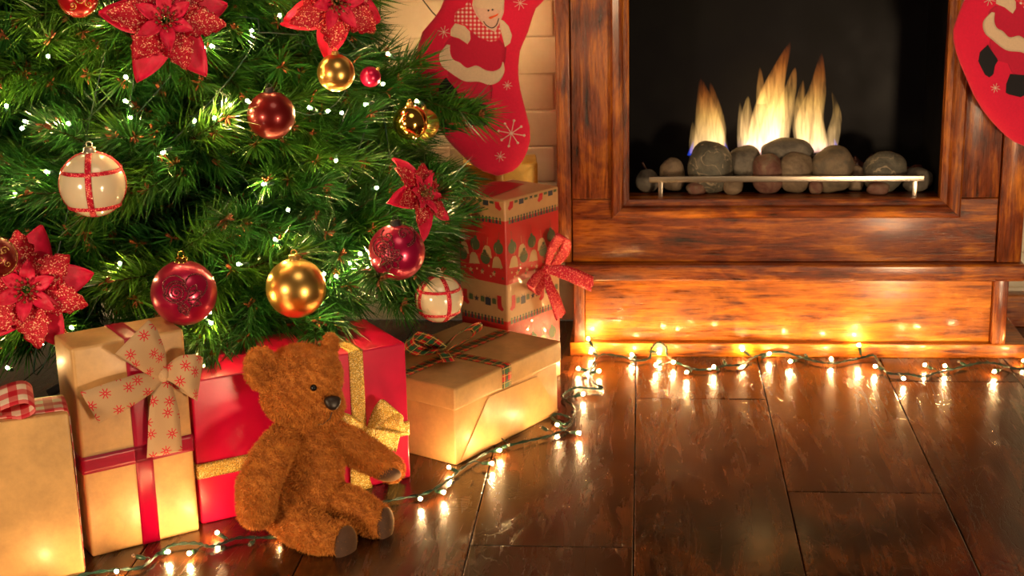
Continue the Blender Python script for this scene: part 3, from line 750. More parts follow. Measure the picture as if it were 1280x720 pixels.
# ------------------------------------------------------------------ stockings
SO = [(-150, 612, 722), (-100, 600, 712), (-50, 580, 697), (0, 555, 681), (10, 551, 670), (20, 545, 666), (40, 528, 660), (63, 521, 650), (80, 516.5, 648), (95, 518, 648), (110, 523, 650), (123, 529, 653), (140, 538, 657.5), (160, 549, 662.5), (176, 560, 662.8), (190, 573, 659), (200, 584, 654), (208, 594, 648), (214, 604, 641), (218, 616, 629), (219.5, 620, 624)]
def stocking(label, Y0, tr, full=True):
    """tr maps outline coordinates to the place the stocking hangs"""
    ys = [s[0] for s in SO]
    lr = lambda y: (np.interp(y, ys, [s[1] for s in SO]), np.interp(y, ys, [s[2] for s in SO]))
    th = .016
    def hgt(x, y):
        l, r = lr(y); t = (x - l) / max(r - l, 1e-6); t = min(max(t, 0), 1)
        e = min(1, max(0, (219.6 - y)) / 40) ** .5
        return th * (max(0, 1 - abs(2 * t - 1) ** 3)) ** .6 * e
    top = PY(*tr(660, -150), Y0)
    t = thing('christmas_stocking', label, 'stocking', top, 'red felt stockings hanging at the fireplace')
    rows = list(np.linspace(-150, 200, 60)) + list(np.linspace(201, 219.5, 14)); cols = np.concatenate([[0, .01, .03, .07], np.linspace(.12, .88, 22), [.93, .97, .99, 1]])
    V = []; Fc = []; m = len(cols)
    for sgn in (-1, 1):
        for y in rows:
            l, r = lr(y)
            for c in cols:
                x = l + (r - l) * c; V.append(PY(*tr(x, y), Y0) + np.array([0, sgn * (hgt(x, y) + .0008), 0]))
    R_ = len(rows); o2 = R_ * m
    for i in range(R_ - 1):
        for k in range(m - 1):
            a = i * m + k; Fc.append([a, a + m, a + m + 1, a + 1]); Fc.append([a + o2, a + 1 + o2, a + m + 1 + o2, a + m + o2])
    for i in range(R_ - 1):
        for a, b in ((i * m, 1), (i * m + m - 1, -1)):
            q = [a, a + o2, a + m + o2, a + m]; Fc.append(q if b > 0 else q[::-1])
    a = (R_ - 1) * m; Fc.append([a + k for k in range(m)][::-1] + [a + o2 + k for k in range(m)])
    mk('stocking_body', V, Fc, FELTRED, t)
    cuffP = [tuple(tr(*q)) for q in ((606, -140), (727, -136))]
    a, b = PY(*cuffP[0], Y0), PY(*cuffP[1], Y0)
    V, Fc = tube(np.linspace(a, b, 14), [.020, .026] + [.030] * 10 + [.026, .020], 14); mk('cuff', V, Fc, felt('fluffy_cream', (.85, .75, .62), .2, .8), t, label='fluffy cream cuff')
    V, Fc = tube(spline([b + np.array([-.01, 0, .02]), b + np.array([.0, 0, .05]), b + np.array([-.02, 0, .075]), b + np.array([-.03, 0, .045]), b + np.array([-.015, 0, .02])], 6), .002, 6); mk('hanging_loop', V, Fc, FELTRED, t)
    def patch(name, poly, mat, off=.0016, label=None, nr=16, nc=14, scuv=3.2 / FPX):
        poly = np.array(poly, float); y0, y1 = poly[:, 1].min() + .05, poly[:, 1].max() - .05
        V = []; Fc = []; U = []
        for y in np.linspace(y0, y1, nr):
            xs = []
            for i in range(len(poly)):
                a, b = poly[i], poly[(i + 1) % len(poly)]
                if (a[1] - y) * (b[1] - y) < 0: xs.append(a[0] + (b[0] - a[0]) * (y - a[1]) / (b[1] - a[1]))
            l, r = (min(xs), max(xs)) if xs else (V[-1][0], V[-1][0])
            for c in np.linspace(0, 1, nc):
                x = l + (r - l) * c; e = off * (1 if .02 < c < .98 else .2)
                V.append(PY(*tr(x, y), Y0) + np.array([0, -hgt(x, y) - .0008 - e, 0])); U.append((x * scuv, y * scuv))
        for i in range(nr - 1):
            for k in range(nc - 1):
                a = i * nc + k; Fc.append([a, a + nc, a + nc + 1, a + 1])
        # close the back so that the piece has thickness
        n = len(V); V2 = [v + np.array([0, off * .8, 0]) for v in V]
        F2_ = [[i + n for i in f[::-1]] for f in Fc]
        edge = [i * nc for i in range(nr)] + [(nr - 1) * nc + k for k in range(1, nc)] + [i * nc + nc - 1 for i in range(nr - 2, -1, -1)] + [k for k in range(nc - 2, 0, -1)]
        side = [[edge[i], edge[(i + 1) % len(edge)] + 0, edge[(i + 1) % len(edge)] + n, edge[i] + n] for i in range(len(edge))]
        mk(name, V + V2, Fc + F2_ + side, mat, t, uv=U + U, label=label)
    def line(name, pts, mat, r=.0009, off=.0026, label=None):
        P = spline([(x, y, 0) for x, y in pts], 5) if len(pts) > 2 else np.linspace((*pts[0], 0), (*pts[1], 0), 6)
        Q = [PY(*tr(p[0], p[1]), Y0) + np.array([0, -hgt(p[0], p[1]) - off, 0]) for p in P]
        V, Fc = tube(Q, r, 6); mk(name, V, Fc, mat, t, label=label)
    z6 = lambda L, ox, oy: [(x / 6 + ox, y / 6 + oy) for x, y in L]
    patch('jacket', z6([(160, 320), (205, 270), (330, 300), (360, 235), (570, 290), (625, 350), (610, 480), (560, 530), (420, 520), (300, 520), (230, 480), (150, 420)], 530, 0), FELTDARKRED, .0008, 'deep red jacket applique')
    patch('trousers', z6([(185, 520), (500, 600), (520, 640), (515, 720), (500, 760), (450, 785), (370, 765), (330, 690), (250, 690), (190, 600)], 530, 0), FELTDARKRED, .0008, 'deep red trousers applique')
    patch('fur_trim', z6([(195, 322), (145, 345), (120, 410), (135, 480), (200, 535), (330, 600), (430, 605), (500, 628), (560, 610), (600, 560), (612, 500), (595, 455), (575, 500), (520, 525), (470, 515), (400, 483), (330, 500), (270, 455), (225, 440), (205, 390)], 530, 0), FELTCREAM, .0022, 'cream trim crescent', 40, 10) if False else None
    # crescent built as a strip so that both horns read
    up = z6([(203, 328), (205, 390), (228, 438), (275, 460), (330, 500), (400, 483), (470, 518), (530, 525), (578, 500), (594, 456)], 530, 0)
    lo = z6([(180, 325), (125, 400), (140, 480), (200, 530), (310, 598), (420, 603), (500, 627), (570, 600), (608, 530), (600, 458)], 530, 0)
    U_ = spline([(x, y, 0) for x, y in up], 5); Lw = spline([(x, y, 0) for x, y in lo], 5); V = []; Fc = []; nn = 6
    for off in (.0024, .0004):
        for i in range(len(U_)):
            for k in range(nn):
                p = U_[i] + (Lw[i] - U_[i]) * k / (nn - 1); V.append(PY(*tr(p[0], p[1]), Y0) + np.array([0, -hgt(p[0], p[1]) - .0008 - off, 0]))
    o2 = len(U_) * nn
    for i in range(len(U_) - 1):
        for k in range(nn - 1):
            a = i * nn + k; Fc += [[a, a + 1, a + nn + 1, a + nn], [a + o2, a + nn + o2, a + nn + 1 + o2, a + 1 + o2]]
        for a in (i * nn, i * nn + nn - 1): Fc.append([a, a + nn, a + nn + o2, a + o2])
    mk('fur_trim', V, Fc, FELTCREAM, t, label='cream crescent trim')
    patch('scarf', z6([(262, 60), (240, 90), (235, 165), (330, 180), (345, 210), (410, 270), (500, 305), (560, 298), (580, 240), (575, 180), (540, 220), (480, 220), (440, 170), (390, 100), (350, 10), (335, 0), (300, 60)], 530, 0), SCARF, .0030, 'red and cream check scarf', 30, 16)
    patch('mitten', z6([(240, 168), (207, 215), (206, 262), (270, 280), (335, 322), (358, 285), (352, 230), (310, 185)], 530, 0), FELTCREAM, .0036, 'cream mitten')
    patch('mitten', z6([(572, 135), (575, 200), (590, 260), (612, 345), (650, 320), (665, 260), (640, 190), (600, 145)], 530, 0), FELTCREAM, .0036, 'cream mitten')
    patch('boot', z6([(195, 0), (175, -30), (120, 30), (115, 100), (150, 160), (175, 200), (205, 212), (235, 190), (240, 120), (262, 78)], 530, 100), FELTBLACK, .0024, 'black boot')
    patch('boot', z6([(358, 172), (335, 250), (338, 320), (375, 330), (450, 338), (485, 320), (490, 265), (468, 230), (472, 172)], 530, 100), FELTBLACK, .0024, 'black boot')
    patch('face', z6([(366, 40), (400, 110), (450, 175), (505, 228), (545, 232), (575, 160), (605, 90), (608, 20), (600, -60), (540, -100), (470, -95), (410, -40)], 530, 0), FELTFACE, .0046, 'pale snowman face')
    patch('hat', z6([(366, 40), (440, 60), (470, 25), (530, 12), (580, 50), (600, 70), (610, 0), (600, -100), (540, -190), (450, -150), (385, -60)], 530, 0), FELTCREAM, .0060, 'cream hat')
    for ex, ey in ((492, 70), (523, 64)):
        p = PY(*tr(530 + ex / 6, ey / 6), Y0); V, Fc = ico(p + np.array([0, -hgt(530 + ex / 6, ey / 6) - .0066, 0]), .0019, 2); mk('eye', V, Fc, FELTBLACK, t, label='black bead eye')
    patch('nose', z6([(492, 118), (490, 132), (510, 134), (560, 110), (568, 90), (540, 104)], 530, 0), FELTORANGE, .0075, 'orange carrot nose', 8, 8)
    line('mouth', z6([(455, 150), (475, 180), (515, 200), (550, 180), (568, 128)], 530, 0), FELTBLACK, .0009, .0060, 'black stitched smile')
    for cx, cy, r, big in ((556, 39, 8, 0), (635, 105.5, 6, 0), (573, 148, 6, 0), (640, 165, 16, 1), (626, 194, 7, 0), (651, 3, 9, 0)):
        for k in range(4):
            a = k * math.pi / 4 + .2; s = .9 if k % 2 else 1.0
            line('snowflake_stitch', [(cx - r * s * math.cos(a), cy - r * s * math.sin(a)), (cx + r * s * math.cos(a), cy + r * s * math.sin(a))], THREAD, .0009 if big else .0006, .0014, 'cream embroidered snowflake')
            if big:
                for sg in (1, -1):
                    x, y = cx + sg * r * s * math.cos(a), cy + sg * r * s * math.sin(a); p = PY(*tr(x, y), Y0); V, Fc = ico(p + np.array([0, -hgt(x, y) - .0014, 0]), (.0026, .001, .0026), 2); mk('snowflake_dot', V, Fc, THREAD, t)
    return t
stocking('red felt stocking with snowman, hanging against the pale wall left of the fireplace', -.005, lambda x, y: (x, y))
ca, sa = math.cos(math.radians(5)), math.sin(math.radians(5))
def trR(x, y):
    dx, dy = x - 563, y - 55
    return (1240 + dx * ca - dy * sa, 15 + dx * sa + dy * ca)
stocking('red felt stocking hanging over the right side of the fireplace surround', -.005, trR)

# ------------------------------------------------------------------ Christmas tree
def needle_mat():
    m = NT('pine_needles'); oi = m.n('ShaderNodeObjectInfo'); v = m.coord('Object'); n = m.noise(v, 160, 3, .6)
    f = m.math('ADD', m.math('MULTIPLY', oi.outputs['Random'], .35), m.math('MULTIPLY', n, .8))
    m.set(Base_Color=m.ramp(f, [(.25, (.004, .038, .012)), (.55, (.018, .115, .014)), (.85, (.10, .26, .018))]), Roughness=.28, Specular_IOR_Level=.6, Transmission_Weight=0.0)
    return m.m
NEEDLE = needle_mat(); STEM = plain('brown_stem', (.07, .030, .014), .8); BUD = plain('rust_bud', (.26, .075, .020), .7)
rng = np.random.default_rng(5)
def needles_on(P, r0, r1, dens, ln, ang):
    """needles along a polyline; returns arrays of triangles"""
    P = np.asarray(P, float); seg = np.diff(P, axis=0); sl = np.linalg.norm(seg, axis=1); tot = sl.sum(); cum = np.concatenate([[0], np.cumsum(sl)])
    n = int(tot * dens); s = rng.uniform(r0, r1, n) * tot; i = np.clip(np.searchsorted(cum, s) - 1, 0, len(seg) - 1)
    T = seg[i] / sl[i][:, None]; B = P[i] + seg[i] * ((s - cum[i]) / sl[i])[:, None]
    rd = rng.normal(size=(n, 3)); rd -= T * (rd * T).sum(1)[:, None]; rd /= np.linalg.norm(rd, axis=1)[:, None]
    a = np.radians(rng.uniform(*ang, n)) * (1 - .45 * (s / tot) ** 3)
    D = T * np.cos(a)[:, None] + rd * np.sin(a)[:, None]
    Ln = ln * rng.uniform(.7, 1.15, n)
    D2 = D + T * .30 + np.array([0, 0, -.06]) + rng.normal(size=(n, 3)) * .06; D2 /= np.linalg.norm(D2, axis=1)[:, None]
    W = np.cross(D, rng.normal(size=(n, 3))); W /= np.linalg.norm(W, axis=1)[:, None]
    w = .00120
    mid = B + D * (Ln * .5)[:, None]; tip = mid + D2 * (Ln * .5)[:, None]
    V = np.stack([B - W * w, B + W * w, mid + W * w * .9, mid - W * w * .9, tip], 1).reshape(-1, 3)
    return V
def branch_variant(seed, L):
    global rng
    rng = np.random.default_rng(seed)
    main = spline([(0, 0, 0), (L * .35, rng.normal() * .012, .012), (L * .7, rng.normal() * .02, .006), (L, rng.normal() * .02, -.018)], 6)
    stems = [tube(main, np.linspace(.0045, .0016, len(main)), 5)]
    NV = [needles_on(main, .40, 1.0, 1050, .076, (22, 62))]
    buds = [main[-1]]
    nt = 5 if L < .4 else 7
    for k in range(nt):
        t = .42 + .50 * k / nt; b = main[int(t * (len(main) - 1))]; side = 1 if k % 2 else -1
        a = math.radians(rng.uniform(32, 58)) * side; el = rng.uniform(-.35, .45); l = rng.uniform(.11, .16) * (1.1 - .3 * t)
        d = np.array([math.cos(a), math.sin(a), el]); e = d + np.array([.25, 0, rng.uniform(-.2, .15)])
        tw = spline([b, b + d * l * .5, b + d * l * .5 + e * l * .5], 5); stems.append(tube(tw, np.linspace(.0022, .0012, len(tw)), 4))
        NV.append(needles_on(tw, .12, 1.0, 1150, .068, (24, 64))); buds.append(tw[-1])
        if k % 2 == 0: buds.append(b)
    V = np.concatenate(NV); n = len(V) // 5
    me = bpy.data.meshes.new('needles'); base = np.arange(n)[:, None] * 5
    quads = (base + np.array([[0, 1, 2, 3]])); tris = base + np.array([[3, 2, 4]])
    me.vertices.add(len(V)); me.vertices.foreach_set('co', V.ravel())
    me.loops.add(n * 7); me.loops.foreach_set('vertex_index', np.concatenate([quads, tris], 1).ravel())
    me.polygons.add(n * 2); st = (np.arange(n)[:, None] * 7 + np.array([[0, 4]])).ravel(); me.polygons.foreach_set('loop_start', st)
    me.update(calc_edges=True); me.validate(); me.materials.append(NEEDLE)
    sv, sf = join(stems); ms = mesh_from('branch', sv, sf); ms.materials.append(STEM)
    bp = []
    for b in buds:
        for q in range(7):
            d = rng.normal(size=3); d /= np.linalg.norm(d); d[0] = abs(d[0]) * .8; p = b + d * .004
            bp.append(tube([p - d * .003, p + d * .006, p + d * .011], [.0016, .0021, .0004], 4))
    bv, bf = join(bp); mb = mesh_from('buds', bv, bf); mb.materials.append(BUD)
    return ms, me, mb, L
variants = [branch_variant(20 + i, l) for i, l in enumerate((.56, .54, .50, .46, .40, .34))]
tree = thing('christmas_tree', 'green artificial Christmas tree with long needles, filling the left half', 'tree', (TRUNK[0], TRUNK[1], 0))
V, Fc = tube([(TRUNK[0], TRUNK[1], z) for z in np.linspace(.02, 1.95, 24)], np.linspace(.020, .006, 24), 12); mk('trunk', V, Fc, STEM, tree)
for k in range(4):
    a = k * math.pi / 2 + .4; d = np.array([math.cos(a), math.sin(a), 0]); b = np.array([TRUNK[0], TRUNK[1], 0])
    V, Fc = tube([b + np.array([0, 0, .10]), b + d * .12 + np.array([0, 0, .07]), b + d * .24 + np.array([0, 0, .012])], .009, 8); mk('stand_leg', V, Fc, BLACKMETAL, tree)
rnd = random.Random(8)
def add_branch(az, z, length, tilt, roll, vi=None):
    cand = sorted(range(len(variants)), key=lambda i: abs(variants[i][3] - length))[:2]
    ms, me, mb, L = variants[vi if vi is not None else rnd.choice(cand)]
    s = length / L; s = min(max(s, .75), 1.25)
    st = length - L * s
    M4 = Matrix.Translation((math.cos(az) * st, math.sin(az) * st, z)) @ Matrix.Rotation(az, 4, 'Z') @ Matrix.Rotation(-tilt, 4, 'Y') @ Matrix.Rotation(roll, 4, 'X') @ Matrix.Diagonal((s, s, s, 1))
    o = bpy.data.objects.new('branch', ms); C.objects.link(o); o.parent = tree; o.matrix_local = M4
    a = bpy.data.objects.new('needles', me); C.objects.link(a); a.parent = o; a['kind'] = 'stuff'
    b = bpy.data.objects.new('buds', mb); C.objects.link(b); b.parent = o; b['kind'] = 'stuff'
nb = 0
zz = .30; ring = 0
while zz < 1.9:
    R = tree_r(zz) if zz < .95 else max(.08, tree_r(.95) * (2.05 - zz) / 1.1)
    cnt = int(max(6, 22 * R / .6)) if zz < .95 else int(max(5, 12 * R / .6))
    for k in range(cnt):
        az = 2 * math.pi * (k + .5 * (ring % 2)) / cnt + rnd.uniform(-.09, .09)
        r = R * rnd.uniform(.86, 1.02) - (max(0, math.cos(az)) ** 2) * (.125 if zz > .5 else .075)
        if math.sin(az) > .0: r = min(r, .29 / max(.05, math.sin(min(az + .25, math.pi / 2) if az < math.pi / 2 else az - .25)))
        if math.cos(az) < -.2 and math.sin(az) > -.5 and rnd.random() < .5: continue
        add_branch(az, zz + .05 + rnd.uniform(-.03, .03), r, rnd.uniform(-.22, .05) if zz > .36 else rnd.uniform(-.10, .06), rnd.uniform(-.6, .6)); nb += 1
    zz += .062 if zz < .95 else .13; ring += 1
# low front boughs that droop over the gifts
for az, z, l, t in ((-.98, .40, .60, -.22), (-.72, .36, .60, -.12), (-1.12, .42, .62, -.20), (-.50, .36, .62, -.14), (-.30, .42, .62, -.16), (-.62, .44, .66, -.16), (-1.75, .36, .60, -.20), (-2.0, .34, .58, -.25), (-1.6, .40, .58, -.15), (-.12, .55, .60, -.2), (.05, .62, .6, -.1), (-.85, .33, .52, -.22)):
    add_branch(az, z, l, t, rnd.uniform(-.4, .4)); nb += 1
print('branches', nb)

# ------------------------------------------------------------------ ornaments
def orient(n, up=(0, 0, 1)):
    """matrix whose +y looks at -n (front of the thing looks along n)"""
    n = np.array(n, float); n /= np.linalg.norm(n); u = np.cross(np.array(up, float), n); u /= np.linalg.norm(u); w = np.cross(n, u)
    return np.array([u, n, w])      # rows: right-ish, outward, up
def bauble(label, px, py, rp, mat, cap=CAPGOLD, off=.02, deco=None, group='baubles on the tree', hook=True, tilt=0):
    c = PT(px, py, off); dist = CM[2].dot(c - CAMLOC); r = rp * dist / FPX
    t = thing('bauble', label, 'bauble', c, group)
    V, Fc = uvs((0, 0, 0), r, 40, 26); mk('ball', V + c, Fc, mat, t)
    tl = np.array([math.sin(tilt), 0, math.cos(tilt)])
    V, Fc = lathe([(r * .20, -.002), (r * .21, r * .02), (r * .18, r * .05), (r * .19, r * .14), (r * .10, r * .17)], 18); V = np.array(V) + np.array([0, 0, r * .985])
    if tilt:
        R_ = np.array(Matrix.Rotation(tilt, 3, 'Y')); V = V @ R_.T
    cp_ = mk('cap', V + c, Fc, cap, t)
    a = [(r * .10 * math.cos(q), 0, r * 1.22 + r * .09 * math.sin(q)) for q in np.linspace(0, 2 * math.pi, 13)]
    V, Fc = tube(a, r * .018, 5, False)
    if tilt: V = V @ R_.T
    mk('hanging_loop', V + c, Fc, cap, t)
    if deco: deco(t, c, r)
    return t
def sph_line(t, c, r, pts, mat, w, name='glitter_line', view=None, label=None):
    """tube on the ball surface; pts are (right, up) in units of r seen from the camera side"""
    n = CAMLOC - c; O = orient(n); V_ = []
    # right-hand seen from the camera
    right = -O[0] if np.dot(O[0], CM[0]) < 0 else O[0]
    P = []
    for x, y in pts:
        q = math.sqrt(max(.02, 1 - x * x - y * y)); P.append(c + (right * x + O[2] * y + O[1] * q) * r * 1.003)
    V, Fc = tube(P, w, 5); return (V, Fc)
def deco_lines(lines, mat, w, label):
    def f(t, c, r):
        parts = [sph_line(t, c, r, L, mat, w) for L in lines]; V, Fc = join(parts)
        mk('glitter_pattern', V, Fc, mat, t, label=label)
    return f
def spiral(cx, cy, r0, turns, n=30, ph=0, sq=1):
    return [(cx + r0 * (1 - k / n) * math.cos(ph + turns * 2 * math.pi * k / n), cy + sq * r0 * (1 - k / n) * math.sin(ph + turns * 2 * math.pi * k / n)) for k in range(n + 1)]
def arc(cx, cy, rx, ry, a0, a1, n=18):
    return [(cx + rx * math.cos(a), cy + ry * math.sin(a)) for a in np.linspace(math.radians(a0), math.radians(a1), n)]
def petal2(cx, cy, l, w, ang, n=14):
    out = []
    for k in range(2 * n + 1):
        s = k / n if k <= n else 2 - k / n; sg = 1 if k <= n else -1
        x = l * s; y = sg * w * math.sin(math.pi * s); out.append((cx + x * math.cos(ang) - y * math.sin(ang), cy + x * math.sin(ang) + y * math.cos(ang)))
    return out
heart = [(.50 * math.sin(a) ** 3 * 1.3 + .05, (.41 * math.cos(a) - .16 * math.cos(2 * a) - .06 * math.cos(3 * a) - .03 * math.cos(4 * a)) * 1.3 + .05) for a in np.linspace(0, 2 * math.pi, 50)]
rose = [heart, spiral(-.22, .02, .30, 3), arc(-.22, .02, .34, .34, 20, 200), arc(-.22, .02, .38, .30, 180, 340), petal2(-.1, -.28, .45, .10, -1.2), petal2(.05, -.18, .5, .13, .35), petal2(.12, -.12, .42, .10, .9), petal2(.1, -.25, .40, .10, -.35), petal2(-.05, -.3, .3, .10, -1.9)]
flower = [petal2(-.22, -.22, .42, .12, a) for a in (.1, .75, 1.4, 2.1, 2.8, 3.6, 4.4, 5.3)] + [spiral(-.5, .15, .26, 2.5), arc(-.45, .2, .36, .36, 0, 250), spiral(.25, .62, .22, 1.5), arc(.3, .55, .38, .38, -80, 60), arc(.3, .55, .32, .32, -80, 60), spiral(-.3, .55, .25, 1.5, ph=2)]
swirl = [spiral(.1, -.1, .30, 1.6, ph=1), spiral(-.25, .28, .24, 1.5, ph=3), spiral(.35, .30, .22, 1.4), spiral(-.3, -.4, .2, 1.4, ph=4), arc(0, 0, .93, .93, -80, 80, 30), spiral(.45, -.35, .18, 1.4, ph=2)]
def deco_bands(lats, lons, w, tilt=0, yaw=0):
    def f(t, c, r):
        parts = []; uvv = []
        for z in lats:
            rr = math.sqrt(1 - z * z); P = [c + r * 1.004 * np.array([rr * math.cos(a), rr * math.sin(a), z]) for a in np.linspace(0, 2 * math.pi, 49)]
            V, Fc, U = ribbon(P, np.array([0, 0, 1.0]), w * r, .0006); parts.append((V, Fc))
        for a0 in lons:
            d = np.array([math.cos(a0), math.sin(a0), 0]); q = np.array([-math.sin(a0), math.cos(a0), 0])
            P = [c + r * 1.005 * (d * math.sin(a) + np.array([0, 0, 1]) * math.cos(a)) for a in np.linspace(.06, 2 * math.pi - .06, 60)]
            V, Fc, U = ribbon(P, q, w * r, .0006); parts.append((V, Fc))
        V, Fc = join(parts); mk('red_stripes', V, Fc, REDGLIT, t, label='red glitter stripes')
    return f
bauble('pearly cream bauble with crossed red stripes, upper left of the tree', 116, 230, 41, PEARL, SILVER, .06, deco_bands((.42, -.60), (-1.35, -2.75, .2), .095), tilt=.0)
bauble('smaller pearly cream bauble with red stripes, in front of the printed gift', 549, 373, 30, PEARL, SILVER, .07, deco_bands((.42, -.5), (-1.0, -2.4, .3), .095))
bauble('matte dark red bauble near the top middle of the tree', 339, 144, 30, REDSATIN, BLACKMETAL, .03)
bauble('satin gold bauble under the upper right poinsettia', 420, 91, 23.5, GOLDSATIN, CAPGOLD, .06)
bauble('shiny gold bauble at the right tip of the tree, in front of another', 513, 153, 22, GOLDSHINY, CAPGOLD, .03)
bauble('pale satin gold bauble half hidden behind the shiny gold one', 530, 155, 19, GOLDSATIN, CAPGOLD, -.02)
bauble('large satin gold bauble hanging above the teddy bear', 370, 360, 37.5, GOLDSATIN, CAPGOLD, .05)
bauble('crimson bauble with rose and heart pattern, above the burlap bow', 230, 366, 41, CRIMSON, GOLDSHINY, .07, deco_lines(rose, DARKGLIT, .0015, 'dark glitter rose pattern'))
bauble('crimson bauble with dark flower pattern, right side of the tree', 496, 315, 35.5, CRIMSON, BLACKMETAL, .08, deco_lines(flower, DARKGLIT, .0017, 'dark glitter flower pattern'))
bauble('dark red bauble with gold swirls at the left edge of the photo', -3, 322, 25, REDSATIN, CAPGOLD, .19, deco_lines(swirl, GOLDLINE, .0008, 'gold glitter swirls'))
bauble('shiny red bauble with gold swirls at the top left of the photo', 98, -4, 26, REDSHINE, CAPGOLD, .05, deco_lines(swirl, GOLDLINE, .0009, 'gold glitter swirls'))
bauble('small crimson bauble half hidden in the needles, upper right of the tree', 463, 96, 13, CRIMSON, CAPGOLD, .0, tilt=.8)

# ------------------------------------------------------------------ poinsettias
def petal(fr, az, L, W, lift, droop, mat, t, name, seed, ragged=0, curl=.25, base=.006):
    ns, nt = 16, 8; V = []; r_ = random.Random(seed); ph = r_.uniform(0, 6)
    for i in range(ns + 1):
        s = i / ns; w = W * (math.sin(math.pi * min(1, s ** .85 * .97 + .02))) ** .75 * (1 - .25 * s)
        for k in range(nt + 1):
            q = -1 + 2 * k / nt; ww = w
            if ragged and abs(q) > .9: ww = w * (1 + ragged * math.sin(s * 34 + ph + q))
            x = base + L * s * (1 - .12 * droop * s); y = ww * q
            z = lift * L * s - droop * L * s * s + curl * W * (abs(q) ** 1.6) * .9 + .04 * L * math.sin(s * 7 + ph) * .5 + .0025 * mnoise.noise(Vector((s * 6, q * 3, seed)))
            V.append((x * math.cos(az) - y * math.sin(az), x * math.sin(az) + y * math.cos(az), z))
    m = nt + 1; n = len(V); V = np.array(V); V2 = V - np.array([0, 0, .0007]); Fc = []
    for i in range(ns):
        for k in range(nt):
            a = i * m + k; Fc += [[a, a + m, a + m + 1, a + 1], [a + n, a + 1 + n, a + m + 1 + n, a + m + n]]
    for i in range(ns):
        for a in (i * m, i * m + nt): Fc.append([a, a + m, a + m + n, a + n])
    mk(name, fr(np.concatenate([V, V2])), Fc, mat, t)
def poinsettia(label, px, py, rp, normal, off, seed, rot=0.0, spec=None):
    c = PT(px, py, off); r = rp * CM[2].dot(c - CAMLOC) / FPX
    n = np.array(normal, float); n /= np.linalg.norm(n); u = np.cross((0, 0, 1), n); u /= np.linalg.norm(u)
    fr = Frame(c, u, n); t = thing('poinsettia', label, 'flower', c, 'red artificial poinsettias on the tree')
    r_ = random.Random(seed)
    for k in range(5): petal(fr, rot + k * 1.2566 + r_.uniform(-.12, .12), r * r_.uniform(.95, 1.15), r * .34, -.05, .18, VELVET, t, 'velvet_petal', seed + k)
    for k in range(6): petal(fr, rot + .55 + k * 1.0472 + r_.uniform(-.12, .12), r * r_.uniform(.78, .95), r * .31, .16, .22, PETALGLIT, t, 'glitter_petal', seed + 10 + k, .16)
    for k in range(6): petal(fr, rot + .2 + k * 1.0472, r * r_.uniform(.40, .52), r * .14, .55, .25, VELVET, t, 'inner_petal', seed + 20 + k)
    P = []
    for k in range(16):
        a = k * 2.4; q = .016 * math.sqrt((k + .5) / 16) * r / .08; P.append(ico(fr([[q * math.cos(a), q * math.sin(a), .014 + r_.uniform(0, .006)]])[0], .0026, 1)); P.append(tube([fr([[q * math.cos(a) * .5, q * math.sin(a) * .5, 0]])[0], fr([[q * math.cos(a), q * math.sin(a), .014]])[0]], .0007, 4))
    V, Fc = join(P); mk('berry_cluster', V, Fc, plain('olive_berries', (.16, .06, .015), .4), t, label='olive brown berry cluster')
    # wire veins
    return t
poinsettia('large red poinsettia at the top of the photo, left of the matte red bauble', 207, 26, 76, (.35, -1, .45), .10, 100, .35)
poinsettia('red poinsettia at the upper right of the tree above the satin gold bauble', 420, 2, 70, (.6, -1, -.05), .04, 200, .9)
poinsettia('large red poinsettia at the left edge of the tree above the kraft gifts', 33, 362, 78, (.30, -1, .25), .12, 300, .15)
poinsettia('smaller red poinsettia seen from the side, above the patterned crimson bauble', 527, 243, 50, (1.0, -.55, .50), .075, 400, .5)

# ------------------------------------------------------------------ string lights
def bulb_at(t, p, d, lit=True, n=0):
    d = np.array(d, float); d /= np.linalg.norm(d)
    V, Fc = tube([p - d * .016, p - d * .010, p - d * .002], [.0026, .0034, .0034], 8)
    s = mk('socket', V, Fc, SOCKET, t)
    V, Fc = ico(p + d * .003, .0034 if t is floor_lights else .0030, 1)
    mk('bulb', V, Fc, BULB if lit else CLEARB, s, label=None if lit else 'unlit clear bulb')
def fz(px, py, z=.006):
    if py > 441 or px < 735:
        p = PZ(px, py, z)
        if p[1] < .036: return p
    p = PY(px, py, .034); p[2] = max(p[2], .004); return p
wire_px = [(60, 735), (100, 719), (145, 712), (176, 709), (200, 690), (216, 681), (245, 679), (262, 683), (280, 678), (300, 672), (345, 671), (372, 664), (400, 655), (440, 640), (490, 625), (530, 617), (560, 600), (580, 583.5), (613, 564), (653, 552.5), (686, 545), (709, 534), (714, 524), (698, 517.5), (690, 522), (706, 530), (717, 520), (716, 508), (703, 497), (706, 491), (720, 484), (738, 485.5), (753, 485), (742, 478), (737, 468), (743, 451), (753, 443), (780, 446), (793, 450.5), (811, 448), (814, 436), (823, 428), (833, 434), (834, 444), (845, 452), (867, 461), (886, 461.5), (905, 457), (926, 455.5), (942, 446.5), (961, 441), (980, 440), (997, 445), (1020, 451.5), (1040, 454), (1060, 450.5), (1077, 447), (1092, 444), (1099, 453), (1110, 466), (1135, 467.5), (1152, 470.5), (1170, 466), (1197, 460), (1225, 453.5), (1247, 454.5), (1265, 460), (1290, 461), (1330, 456)]
floor_lights = thing('string_lights', 'string of warm fairy lights on dark green wire lying along the wooden floor', 'fairy lights', (.2, -.02, 0))
WP = [fz(*p) for p in wire_px]
W1 = spline(WP, 8); N_ = len(W1); ph = np.arange(N_) * .9
for s in (0, math.pi):
    off = np.stack([np.cos(ph + s) * .0014, np.sin(ph + s) * .0014, np.sin(ph + s) * .0010], 1)
    V, Fc = tube(W1 + off, .0015, 6); mk('wire', V, Fc, WIRE, floor_lights)
